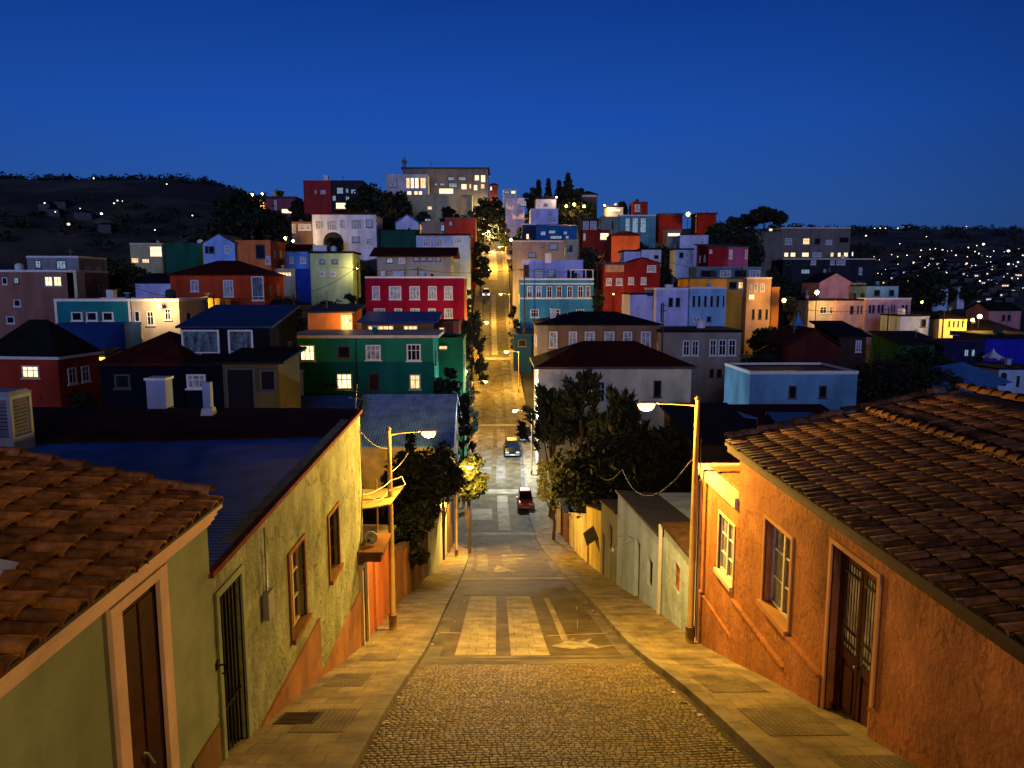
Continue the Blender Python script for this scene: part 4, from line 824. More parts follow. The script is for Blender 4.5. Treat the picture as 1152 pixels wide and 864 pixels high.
# gated door
b = MB(); bx(b, XB, -1, .20, .24, 8.62, 9.40, -7.4, -3.74); dB = rel(b.build('door', plain('black_door', (.02, .008, .006), .7), gB), gB)
b = MB()
for i in range(7):
    y = 8.66+i*.115; b.box(XB-.075, XB-.055, y, y+.022, -7.3, -3.78)
for z in (-3.8, -5.35, -6.9): b.box(XB-.08, XB-.05, 8.62, 9.40, z, z+.035)
g_ = b.build('iron_gate', IRON, dB)
b = MB(); surround(b, XB, -1, 8.62, 9.40, -7.4, -3.74, .09, .03); rel(b.build('door_surround', OLIVE, gB), gB)
for (ya, yb, za, zb) in ((11.62, 12.50, -5.77, -4.36), (14.38, 15.24, -5.90, -4.60)):
    b = MB(); surround(b, XB, -1, ya, yb, za, zb, .075, .035); bx(b, XB, -1, -.09, .12, ya-.08, yb+.08, za-.07, za+.012)
    rel(b.build('window_surround', stucco('brown_wood_trim', (.26, .13, .055), var=.3, scale=4, bump=.3), gB), gB)
    o = sash(gB, XB, -1, ya, yb, za, zb, .08, CREAM if ya < 13 else DARKW, GLASS, 2, 3); rel(o, gB)

# ---- right: big orange house
gR = thing('orange_house', 'large orange stucco house with clay barrel tile roof and panelled door, nearest on the right', 'house', (5, 8, -6))
XR = 5.0
rel(wallX(gR, 'wall', XR, 1, -3, 14.84, -12, -3.36, -3.36, [(9.20, 10.53, -6.52, -3.80), (12.02, 13.24, -5.90, -4.28)], .42, ORSTUC), gR)
b = MB(); b.box(XR+.43, 15.5, -3, 14.84, -12, -3.40); rel(b.build('house_body', ORSTUC, gR), gR)
b = MB()
for (ya, yb, zt) in ((12.0, 14.84, -6.60), (10.62, 11.99, -5.98), (-3, 9.11, -5.60)):
    bx(b, XR, 1, -.06, 0, ya, yb, -12, zt); bx(b, XR, 1, -.09, 0, ya, yb, zt, zt+.04)
rel(b.build('dado', ORSTUC, gR), gR)
sr = 1.10/4.9; E0 = 4.84
b = MB(); b.hexa([(E0, -3, -3.36), (E0+4.9, -3, -2.26), (E0+4.9, 15.4, -2.26), (E0, 15.4, -3.36), (E0, -3, -3.30), (E0+4.9, -3, -2.20), (E0+4.9, 15.4, -2.20), (E0, 15.4, -3.30)])
b.hexa([(E0+4.9, -3, -2.26), (E0+10.6, -3, -3.0), (E0+10.6, 15.4, -3.0), (E0+4.9, 15.4, -2.26), (E0+4.9, -3, -2.20), (E0+10.6, -3, -2.94), (E0+10.6, 15.4, -2.94), (E0+4.9, 15.4, -2.20)])
rfR = rel(b.build('roof', UNDER, gR), gR)
b = MB(); tiles(b, (E0-.03, 2.6, -3.30), (0, 1, 0), (1, 0, sr), 12.8, 5.0, pitch=.205, expo=.36, rad=.09, seed=9, hf=.6)
b.build('roof_tiles', TILED, rfR)
b = MB(); tiles(b, (E0+10.6, 6, -2.94), (0, 1, 0), (-1, 0, .13), 9.4, 5.7, pitch=.205, expo=.36, rad=.09, seed=19, hf=.6); b.build('back_roof_tiles', TILED, rfR)
b = MB(); ridge_caps(b, (E0, 15.36, -3.25), (E0+4.9, 15.36, -2.15), .095); ridge_caps(b, (E0+4.9, 3, -2.15), (E0+4.9, 15.4, -2.15), .11); ridge_caps(b, (E0+2.9, 3, -3.25+2.9*sr), (E0+2.9, 15.3, -3.25+2.9*sr), .085, L=.26, seed=8)
b.build('ridge_tiles', TILED, rfR)
b = MB(); b.poly([(5.0, 14.83, -3.40), (15.5, 14.83, -3.40), (9.74, 14.83, -2.32)]); rel(b.build('gable', ORSTUC, gR), gR)
b = MB(); bx(b, XR, 1, -.13, .0, -3, 15.3, -3.48, -3.37); rel(b.build('eave_board', DARKW, gR), gR)
b = MB(); surround(b, XR, 1, 9.20, 10.53, -6.52, -3.80, .075, .03); rel(b.build('door_surround', stucco('orange_trim', (.60, .30, .12), var=.2, bump=.2), gR), gR)
# door: two leaves, glazed and barred above, panelled below
b = MB(); rc = .13
bx(b, XR, 1, rc, rc+.05, 9.20, 9.30, -6.5, -3.80); bx(b, XR, 1, rc, rc+.05, 10.43, 10.53, -6.5, -3.80); bx(b, XR, 1, rc, rc+.05, 9.30, 10.43, -3.92, -3.80)
for (ya, yb) in ((9.31, 9.855), (9.875, 10.42)):
    bx(b, XR, 1, rc+.01, rc+.055, ya, ya+.08, -6.45, -3.93); bx(b, XR, 1, rc+.01, rc+.055, yb-.08, yb, -6.45, -3.93)
    for (za, zb) in ((-6.45, -6.30), (-5.48, -5.30), (-4.02, -3.93)): bx(b, XR, 1, rc+.01, rc+.055, ya+.08, yb-.08, za, zb)
    bx(b, XR, 1, rc+.035, rc+.06, ya+.08, yb-.08, -6.30, -5.48)
    bx(b, XR, 1, rc+.018, rc+.035, ya+.14, yb-.14, -6.22, -5.56)
dR = rel(b.build('door', stucco('dark_door_wood', (.10, .03, .014), var=.4, scale=5, bump=.3, rough=.4), gR), gR)
b = MB(); bx(b, XR, 1, rc+.022, rc+.034, 9.385, 9.78, -5.30, -4.02); bx(b, XR, 1, rc+.022, rc+.034, 9.95, 10.345, -5.30, -4.02); b.build('pane', stucco('curtain_behind_bars', (.80, .74, .72), var=.5, scale=9, bump=0, rough=.3, stain=.6), dR)
b = MB()
for (ya, yb) in ((9.39, 9.775), (9.955, 10.34)):
    for i in range(5):
        y = ya+(yb-ya)*(i+.5)/5; b.tube([(XR+rc+.0, y, -5.32), (XR+rc+.0, y, -4.0)], .008, 5)
    for z in (-5.2, -5.0, -4.15): bx(b, XR, 1, rc-.02, rc+.005, ya, yb, z, z+.025)
b.build('iron_bars', IRON, dR)
b = MB(); b.lathe((XR+rc-.02, 9.865, -5.42), [(.012, 0.03), (.03, .0), (.03, -.02), (.01, -.03)], 8, 'X'); b.build('door_knob', STEEL, dR)
b = MB(); b.box(XR-.30, XR+.30, 9.10, 10.62, -8, -6.515); rel(b.build('doorstep', CONC, gR), gR)
b = MB(); surround(b, XR, 1, 12.02, 13.24, -5.90, -4.28, .07, .03); bx(b, XR, 1, -.10, .2, 11.96, 13.30, -5.98, -5.888); rel(b.build('window_surround', MATS['orange_trim'], gR), gR)
WINR = stucco('curtained_glass', (.36, .35, .28), var=.4, scale=4, bump=0, rough=.15, stain=.6)
rel(sash(gR, XR, 1, 12.05, 13.24, -5.88, -4.28, .13, WHITE, WINR, 2, 3), gR)

# ---- right: lower annex
gX = thing('orange_annex', 'lower orange annex with flat concrete roof and white window behind the lamp post', 'annex', (5, 16, -7))
rel(wallX(gX, 'wall', XR+.02, 1, 14.86, 17.9, -12, -4.52, -4.42, [(15.06, 16.12, -6.40, -5.08)], .3, ORSTUC), gX)
b = MB(); b.box(XR+.33, 10.5, 14.86, 17.9, -12, -4.42); rel(b.build('house_body', ORSTUC, gX), gX)
b = MB(); b.box(XR+.02, 10.5, 14.86, 17.9, -4.60, -4.50); rel(b.build('roof', CONC2, gX), gX)
b = MB(); bx(b, XR, 1, -.07, .18, 14.86, 17.96, -4.60, -4.38); b.box(XR+.2, 10.5, 17.75, 17.97, -4.55, -4.38); rel(b.build('parapet', CREAM, gX), gX)
b = MB(); bx(b, XR+.02, 1, -.05, 0, 14.86, 17.45, -12, -7.5); bx(b, XR+.02, 1, -.065, 0, 14.86, 17.45, -7.5, -7.465); rel(b.build('dado', ORSTUC, gX), gX)
b = MB(); bx(b, XR+.02, 1, -.09, .18, 15.0, 16.18, -6.48, -6.388); surround(b, XR+.02, 1, 15.06, 16.12, -6.40, -5.08, .06, .025); rel(b.build('window_surround', CREAM, gX), gX)
rel(sash(gX, XR+.02, 1, 15.08, 16.12, -6.38, -5.08, .04, WHITE, WINR, 2, 3), gX)

# ---- terrace houses and garden walls further down, both sides
def row_house(name, label, cat, s, X, y0, y1, zt0, zt1, dep, mat, roofm, ops=(), roofrise=.25, ov=.12, cope=None):
    ym = (y0+y1)/2; zb = min(prof(y0), prof(y1))-1
    g = thing(name, label, cat, (X, ym, prof(ym)))
    holes = [(a, b_, c, d) for (a, b_, c, d, k) in ops]
    rel(wallX(g, 'wall', X, s, y0, y1, zb, zt0, zt1, holes, .22, mat), g)
    if dep > 1:
        b = MB(); xi, xo = X+s*.23, X+s*dep
        b.hexa([(min(xi, xo), y0, zb), (max(xi, xo), y0, zb), (max(xi, xo), y1, zb), (min(xi, xo), y1, zb), (min(xi, xo), y0, zt0-.05), (max(xi, xo), y0, zt0-.05), (max(xi, xo), y1, zt1-.05), (min(xi, xo), y1, zt1-.05)])
        rel(b.build('house_body', mat, g), g)
        b = MB(); a0, a1 = X-s*ov, X+s*(dep+.1)
        pts = lambda dz: [(a0, y0+.01, zt0+dz), (a1, y0+.01, zt0+dz+roofrise), (a1, y1-.01, zt1+dz+roofrise), (a0, y1-.01, zt1+dz)] if s > 0 else [(a1, y0+.01, zt0+dz+roofrise), (a0, y0+.01, zt0+dz), (a0, y1-.01, zt1+dz), (a1, y1-.01, zt1+dz+roofrise)]
        b.hexa(pts(.005)+pts(.09)); rel(b.build('roof', roofm, g), g)
    else:
        b = MB(); x0, x1 = sorted((X-s*.04, X+s*.27))
        b.hexa([(x0, y0, zt0+.003), (x1, y0, zt0+.003), (x1, y1, zt1+.003), (x0, y1, zt1+.003), (x0, y0, zt0+.08), (x1, y0, zt0+.08), (x1, y1, zt1+.08), (x0, y1, zt1+.08)]); rel(b.build('coping', cope or roofm, g), g)
    for (a, b_, c, d, k) in ops:
        if k == 'D':
            q = MB(); bx(q, X, s, .14, .19, a, b_, c, d); bx(q, X, s, .125, .14, a+.12, b_-.12, c+.2, (c+d)/2-.1); bx(q, X, s, .125, .14, a+.12, b_-.12, (c+d)/2+.05, d-.15); dd = rel(q.build('door', DARKW, g), g)
            q = MB(); q.lathe((X+s*.11, a+.1, (c+d)/2-.05), [(.03, -.02), (.035, 0), (.02, .02)], 8, 'X'); q.build('handle', STEEL, dd)
        elif k == 'O':
            rel(sash(g, X, s, a, b_, c, d, .06, TERRA, stucco('orange_shutter', (.55, .20, .05), var=.3, scale=5, bump=.3), 1, 2), g)
        else:
            rel(sash(g, X, s, a, b_, c, d, .10, WHITE if k == 'w' else DARKW, GLASS, 2, 2), g)
    return g
PALEROUGH = stucco('pale_blue_rough', (.46, .60, .80), var=.3, scale=2, bump=1.0, bscale=7, stain=.3, bdist=.05)
GREYBLUE = stucco('grey_blue_stucco', (.38, .54, .92), var=.22, scale=1.2, bump=.3, bscale=14, stain=.25)
YELLOWST = stucco('yellow_stucco', (.58, .44, .13), var=.22, scale=1.2, bump=.4, bscale=10, stain=.3)
CREAMST = stucco('cream_stucco', (.55, .46, .28), var=.22, scale=1.2, bump=.3, bscale=10, stain=.35)
RUBBLE = stucco('rubble_roof', (.085, .05, .03), var=.5, scale=3, bump=1, bscale=12, bdist=.06)
MUD = stucco('mud_wall', (.26, .17, .09), var=.4, scale=1.4, bump=.8, bscale=7, stain=.4, bdist=.04)
row_house('pale_blue_rough_house', 'rough plastered pale blue house with a small orange shutter beside the right lamp post', 'house', 1, 5.03, 18.0, 21.55, -6.95, -7.15, 5, PALEROUGH, RUBBLE, [(19.55, 20.2, -8.55, -7.75, 'O')], .1)
g = row_house('grey_blue_house', 'grey blue house with brown door and small window right of the street', 'house', 1, 5.0, 21.75, 29.9, -7.62, -8.5, 6, GREYBLUE, GREYROOF, [(22.9, 23.7, -9.9, -8.9, 'n'), (25.0, 25.9, -11.5, -9.0, 'D')], -.5)
b = MB(); b.box(4.90, 4.99, 21.6, 21.73, -12, -7.2); rel(b.build('downpipe', WHITE, g), g)
row_house('dark_grey_cottage', 'dark grey cottage with one black window beyond the grey blue house', 'house', 1, 5.0, 30.0, 34.6, -9.5, -10.3, 5, stucco('grey_render', (.24, .24, .22), var=.25, bump=.3), DARKROOF, [(31.2, 32.1, -11.6, -10.5, 'n'), (33.4, 34.1, -13.9, -11.6, 'D')], .1)
g = row_house('yellow_garden_house', 'yellow house front with a black doorway and dark awning lower on the right', 'house', 1, 5.0, 34.7, 40.5, -10.8, -12.3, 4, YELLOWST, DARKROOF, [(39.2, 39.9, -15.8, -13.4, 'D')], .1)
b = MB(); b.hexa([(4.45, 35.6, -12.9), (4.99, 35.6, -12.5), (4.99, 37.4, -12.5), (4.45, 37.4, -12.9), (4.45, 35.6, -12.86), (4.99, 35.6, -12.44), (4.99, 37.4, -12.44), (4.45, 37.4, -12.86)]); rel(b.build('awning', plain('black_canvas', (.006, .006, .006), .9, 0, .1), g), g)
row_house('cream_garden_wall', 'cream garden wall with a brown door at the bottom of the street, right side', 'wall', 1, 5.0, 40.6, 50.5, -12.9, -15.9, .3, CREAMST, CREAM, [(46.9, 47.8, -17.6, -15.6, 'D')])
row_house('brown_gate_pier', 'brown plastered gate pier by the yellow bush, right side', 'wall', 1, 4.75, 50.6, 53.5, -15.9, -15.9, .3, stucco('brown_render', (.20, .085, .04), var=.3, bump=.3), DARKROOF, [])
row_house('pale_valley_wall', 'pale low wall beyond the yellow bush, right side of the valley', 'wall', 1, 4.5, 54, 66, -16.6, -16.9, .3, CREAMST, CREAM, [])
row_house('orange_wall_house', 'low orange walled house behind the left lamp post with white framed door', 'house', -1, -3.42, 18.2, 23.2, -6.85, -7.75, 4, stucco('orange_red_stucco', (.55, .17, .05), var=.25, bump=.4), stucco('yellow_tin', (.30, .22, .09), var=.3, bump=.2), [], .15)
row_house('brown_garden_wall', 'brown garden wall with a red door below the left trees', 'wall', -1, -3.42, 23.3, 30.0, -8.6, -10.5, .3, TERRA, MUD, [(25.5, 26.5, -11.6, -9.4, 'D')])
row_house('mud_garden_wall', 'mud coloured garden wall further down the left side', 'wall', -1, -3.38, 30.1, 34.4, -10.8, -11.8, .3, MUD, TERRA, [])
row_house('pale_garden_wall', 'pale blue white wall on the left before the valley', 'wall', -1, -3.28, 34.5, 45.6, -11.6, -13.6, .3, stucco('pale_wall', (.60, .68, .66), var=.2, bump=.3), WHITE, [])
row_house('brown_side_house', 'narrow brown house with a dark door at the valley bottom, left side', 'house', -1, -3.15, 45.8, 51.0, -13.6, -14.4, 3, MUD, DARKROOF, [(47.6, 48.4, -17.6, -15.6, 'D')])
# small porch between the rough olive house and the orange wall
gp = thing('white_post_porch', 'small porch with white door posts at the end of the rough olive house', 'porch', (-3.4, 17.7, -9))
b = MB(); b.box(-3.6, -3.45, 18.06, 18.19, -11, -6.8); rel(b.build('wall', MUD, gp), gp)
b = MB(); b.box(-3.44, -3.30, 17.30, 17.42, -9.4, -6.72); b.box(-3.44, -3.30, 17.92, 18.04, -9.6, -6.72); b.box(-3.45, -3.28, 17.42, 17.92, -6.84, -6.72); rel(b.build('door_frame', CREAM, gp), gp)
b = MB(); b.box(-3.40, -3.365, 17.42, 17.92, -9.4, -6.84); rel(b.build('door', DARKW, gp), gp)
b = MB(); b.box(-3.42, -2.78, 17.2, 18.6, -6.42, -6.36); b.box(-3.42, -2.84, 17.25, 18.5, -6.62, -6.43); rel(b.build('canopy', stucco('rust_tin', (.13, .06, .03), var=.4, bump=.3), gp), gp)
ga = thing('yellow_awning', 'pale sheet awning glowing yellow under the left street lamp', 'awning', (-3.3, 19.8, -6))
b = MB(); n = 8
for i in range(n):
    u0, u1 = i/n, (i+1)/n; zc = lambda u: -5.52-.12*math.sin(u*math.pi)
    b.hexa([(-4.7+1.95*u0, 18.3, zc(u0)), (-4.7+1.95*u1, 18.3, zc(u1)), (-4.7+1.95*u1, 21.2, zc(u1)-.30), (-4.7+1.95*u0, 21.2, zc(u0)-.30), (-4.7+1.95*u0, 18.3, zc(u0)+.03), (-4.7+1.95*u1, 18.3, zc(u1)+.03), (-4.7+1.95*u1, 21.2, zc(u1)-.27), (-4.7+1.95*u0, 21.2, zc(u0)-.27)])
rel(b.build('sheet', MATS['yellow_tin'], ga), ga)
b = MB()
for (x, y) in ((-4.8, 18.4), (-4.8, 21.1), (-3.55, 18.4), (-3.55, 21.1)): b = MB(); b.tube([(x, y, -8), (x, y, -5.6)], .03, 6); rel(b.build('post', POLE, ga), ga)
gd = thing('satellite_dish', 'grey satellite dish on the rusty porch canopy', 'satellite dish', (-3.15, 17.7, -6.34))
b = MB(); b.lathe((0, 0, .18), [(.01, .04), (.10, .03), (.17, -.01), (.165, -.02), (.10, .015), (.01, .03)], 14, 'Y'); b.build('dish', STEEL, gd)
b = MB(); b.tube([(0, .05, 0), (0, .05, .25)], .018, 6); b.tube([(0, 0, .08), (0, -.28, .2)], .01, 5); b.box(-.03, .03, -.32, -.26, .17, .24); b.build('bracket', IRON, gd)
# roof things on the left
gac = thing('rooftop_cooler', 'grey evaporative cooler with slatted sides on the blue roof at the left edge', 'air cooler', (-10.42, 15.4, -3.5))
b = MB(); b.box(-.5, .5, -.35, .35, .08, .42); b.box(-.5, .5, -.35, .35, 1.20, 1.28); 
for (x, y) in ((-.5, -.35), (.42, -.35), (-.5, .27), (.42, .27)): b.box(x, x+.08, y, y+.08, .42, 1.20)
b.hexa([(-.52, -.37, 1.281), (.52, -.37, 1.281), (.52, .37, 1.281), (-.52, .37, 1.281), (-.44, -.3, 1.36), (.44, -.3, 1.36), (.44, .3, 1.36), (-.44, .3, 1.36)]); b.build('cabinet', stucco('grey_blue_metal', (.30, .34, .44), var=.15, bump=.05, rough=.5), gac)
b = MB()
for i in range(10):
    z = .45+i*.075
    b.hexa([(-.41, -.33, z), (.41, -.33, z), (.41, -.30, z+.04), (-.41, -.30, z+.04), (-.41, -.325, z+.012), (.41, -.325, z+.012), (.41, -.295, z+.052), (-.41, -.295, z+.052)])
    b.hexa([(.48, -.26, z), (.48, .26, z), (.45, .26, z+.04), (.45, -.26, z+.04), (.485, -.26, z+.012), (.485, .26, z+.012), (.455, .26, z+.052), (.455, -.26, z+.052)])
b.build('louvres', stucco('louvre_metal', (.16, .18, .25), var=.15, bump=.05), gac)
b = MB()
for (x, y) in ((-.42, -.27), (.34, -.27), (-.42, .2), (.34, .2)): b.box(x, x+.08, y, y+.08, -.04, .08)
b.build('feet', DARKTRIM, gac)
v = at(181, 460, 18.2); gv = thing('roof_hatch', 'pale blue metal box vent on the maroon roof ridge', 'roof vent', (v.x, 18.2, -2.93))
b = MB(); b.box(-.23, .23, -.2, .2, -.1, .66); b.build('box', stucco('pale_blue_metal', (.26, .36, .66), var=.12, bump=0), gv); b = MB(); b.box(-.26, .26, -.24, .24, .661, .72); b.build('cap', WHITE, gv)
v = at(235, 465, 17.6); gv = thing('roof_flue', 'slim white flue with a flared base on the maroon roof', 'flue', (v.x, 17.6, -3.06))
b = MB(); b.box(-.09, .09, -.09, .09, .18, .80); b.build('flue', MATS['pale_blue_metal'], gv); b = MB(); b.hexa([(-.16, -.16, -.1), (.16, -.16, -.1), (.16, .16, -.1), (-.16, .16, -.1), (-.12, -.12, .18), (.12, -.12, .18), (.12, .12, .18), (-.12, .12, .18)]); b.build('base', STEEL, gv)
v = at(259, 522, 56)
# blue roofed house standing on the valley floor at left
def gable_block(name, label, x0, x1, y0, y1, ze, zr, zb, wm, rm, fronts=()):
    g = thing(name, label, 'house', ((x0+x1)/2, y0, zb)); ym = (y0+y1)/2
    b = MB(); b.box(x0, x1, y0, y1, zb-3, ze); rel(b.build('wall', wm, g), g)
    b = MB()
    b.hexa([(x0-.3, y0-.3, ze-.02), (x1+.2, y0-.3, ze-.02), (x1+.2, ym, zr), (x0-.3, ym, zr), (x0-.3, y0-.3, ze+.1), (x1+.2, y0-.3, ze+.1), (x1+.2, ym, zr+.12), (x0-.3, ym, zr+.12)])
    rf = rel(b.build('roof', rm, g), g)
    b = MB(); b.hexa([(x0-.3, ym, zr), (x1+.2, ym, zr), (x1+.2, y1+.3, ze-.02), (x0-.3, y1+.3, ze-.02), (x0-.3, ym, zr+.12), (x1+.2, ym, zr+.12), (x1+.2, y1+.3, ze+.1), (x0-.3, y1+.3, ze+.1)])
    rel(b.build('back_roof', BLUEMETAL, g), g)
    for xx in (x0, x1):
        b = MB(); b.poly([(xx, y0, ze), (xx, y1, ze), (xx, ym, zr)]); rel(b.build('gable', wm, g), g)
    return g
g = gable_block('blue_roof_house', 'house with a broad pale blue sheet roof beside the street, below the green house', at(402, 495, 53).x, -3.35, 52, 63, -11.4, -8.5, -18.9, stucco('dim_ochre_wall', (.34, .25, .12), var=.3, bump=.3), PALEMETAL)
for y in (54, 57.5): 
    w = window(g, -.5, .5, 4.2, 5.5, 'n'); w.location = ((-3.35-at(402, 495, 53).x)/2, y-52, 0); w.rotation_euler = (0, 0, R(90))
g = gable_block('dark_blue_roof_house', 'low house under a dark blue sheet roof left of the pale blue roof', at(322, 455, 55).x, at(404, 455, 53).x-.4, 51, 60, -9.7, -8.3, -17, wallmat(NAVY), BLUEMETAL)

# ================================================================== LAMPS
def point(parent, loc, col, P, rad=.12):
    l = bpy.data.lights.new('lamp_light', 'POINT'); l.energy = P; l.color = col; l.shadow_soft_size = rad
    o = bpy.data.objects.new('lamp_light', l); COL.objects.link(o); o.parent = parent; o.location = loc
    return o
def street_lamp(label, base, hgt, armx, rise, P, col=SODIUM, bulbm=BULB, r=.075, group=None, army=0, big=1.0):
    g = thing('street_lamp', label, 'street lamp', base, 0, group)
    b = MB(); b.tube([(0, 0, -.4), (0, 0, hgt*.5), (0, 0, hgt)], [r*1.1, r, r*.72], 10); b.tube([(0, 0, -.1), (0, 0, .45)], r*1.5, 10); b.lathe((0, 0, hgt), [(r*.9, 0), (r*.9, .06), (.01, .09)], 10); b.build('pole', POLE, g)
    d = Vector((armx, army, 0)); u = d.normalized()
    b = MB(); b.tube([(0, 0, hgt-.14), d*.25+Vector((0, 0, hgt-.14+rise*.55)), d*.6+Vector((0, 0, hgt-.14+rise*.9)), d*.88+Vector((0, 0, hgt-.14+rise))], [.024, .022, .021, .02], 7)
    b.build('arm', POLE, g)
    hb = d*.85+Vector((0, 0, hgt-.14+rise)); L = .62*big; s_ = Vector((-u.y, u.x, 0))
    b = MB()
    prof_ = [(0, .045, .04), (.2, .07, .06), (.5, .085, .06), (.8, .07, .045), (1, .03, .02)]
    n0 = len(b.v); K = 10
    for (t, w, h_) in prof_:
        for k in range(K):
            a = 2*math.pi*k/K; ca, sa = math.cos(a), math.sin(a)
            b.v.append(tuple(hb+u*(L*t)+s_*(ca*w*big)+Vector((0, 0, (sa*h_ if sa > 0 else sa*h_*.35)*big))))
    for i in range(len(prof_)-1):
        for k in range(K):
            b.f.append((n0+i*K+k, n0+i*K+(k+1) % K, n0+(i+1)*K+(k+1) % K, n0+(i+1)*K+k)); b.sm.append(True)
    b.f.append(tuple(n0+k for k in range(K))); b.sm.append(False); b.f.append(tuple(n0+4*K+k for k in range(K))); b.sm.append(False)
    hd = b.build('lamp_head', STEEL, g)
    b = MB(); c = hb+u*(L*.56)+Vector((0, 0, -.02*big)); n0 = 0; K = 14
    for (q, dz) in ((.08, -.19), (.5, -.17), (.85, -.11), (1, -.02), (.9, .035)):
        for k in range(K):
            a = 2*math.pi*k/K; b.v.append(tuple(c+u*(math.cos(a)*q*L*.40)+s_*(math.sin(a)*q*.17*big)+Vector((0, 0, dz*big))))
    for i in range(4):
        for k in range(K): b.f.append((i*K+k, i*K+(k+1) % K, (i+1)*K+(k+1) % K, (i+1)*K+k)); b.sm.append(True)
    b.f.append(tuple(range(K))); b.sm.append(True); b.build('bulb', bulbm, hd)
    point(g, c+Vector((0, 0, -.30*big)), col, P, .14)
    return g
v = at(777, 733, 17.2); hR = at(781, 450, 17.2).z-prof(17.2)-.13
street_lamp('tall street lamp on a yellow brown pole at the orange annex, right of the street', (4.72, 17.2, prof(17.2)+SW), hR, -1.08, .06, 3100, big=.85)
hL = at(437, 484, 19.5).z-prof(19.5)-SW
street_lamp('street lamp on a wired pole in front of the orange wall, left of the street', (-2.92, 19.5, prof(19.5)+SW), hL, .92, .10, 1900, big=.8)
street_lamp('street lamp behind the camera lighting the upper end of the street', (4.6, -5.5, prof(-5.5)+SW), 5.0, -1.4, .2, 1900)
# further lamps down and up the street
RF = random.Random(11)
for i, (y, s, P, col, bm, lb) in enumerate([
    (43.8, -1, 6000, SODIUM, BULB, 'street lamp hidden behind the tree beyond the pale wall, left kerb'),
    (71, 1, 9500, COOLL, BULBC, 'white street lamp behind the big dark trees, over the parked cars'),
    (85, -1, 4500, SODIUM, BULB, 'street lamp on the left between the two dark street trees'),
    (106, 1, 9000, SODIUM, BULB, 'street lamp just below the dark blue garage'),
    (126, -1, 8000, SODIUM, BULB, 'street lamp on the left just below the white car'),
    (150, 1, 8000, SODIUM, BULB, 'street lamp right of the white car, by the sky blue house'),
    (176, -1, 9500, SODIUM, BULB, 'street lamp at the left kerb above the white car'),
    (200, 1, 20000, SODIUM, BULBW, 'bright street lamp with a visible post high on the uphill street'),
    (222, -1, 22000, WARM, BULBW, 'street lamp among the trees near the crest, left kerb'),
    (246, 1, 22000, WARM, BULBW, 'street lamp near the crest, right kerb'),
    (275, -1, 15000, WARM, BULBW, 'topmost street lamp of the uphill street')]):
    x = cen(y)+s*(HWD+.7)
    street_lamp(lb, (x, y, prof(y)+SW), 5.6 if y < 50 else (6.4 if y < 100 else 6.0), -s*(.6 if y == 43.8 else 1.5), .25, P, col, bm, army=0, big=1.0 if y < 100 else 1.5)

def hill_lamp(label, px, py, d, P, col=SODIUM, bm=BULB, r=.28, wall=False, maxh=7.5, group=None):
    r = r*.78; v = at(px, py, d); zt = terr(v.x, v.y); zb = max(zt, v.z-maxh) if not wall else v.z-.5
    g = thing('wall_lamp' if wall else 'street_lamp', label, 'lamp', (v.x, v.y, zb), 0, group)
    b = MB(); hh = v.z-zb
    if wall:
        b.box(-.12, .12, .1, .45, hh-.15, hh+.15); b.build('bracket', DARKTRIM, g)
    else:
        b.tube([(0, .12, -2.5), (0, .12, hh+.3)], .065, 6); b.tube([(0, .12, hh+.25), (0, -.1, hh+.3)], .04, 6); b.build('pole', IRON, g)
    b = MB(); b.lathe((0, 0, hh), [(.02, -r), (r*.7, -r*.7), (r, 0), (r*.7, r*.7), (.02, r)], 10); b.build('globe', bm, g)
    point(g, (0, -r-.35, hh), col, P*1.9, .25)
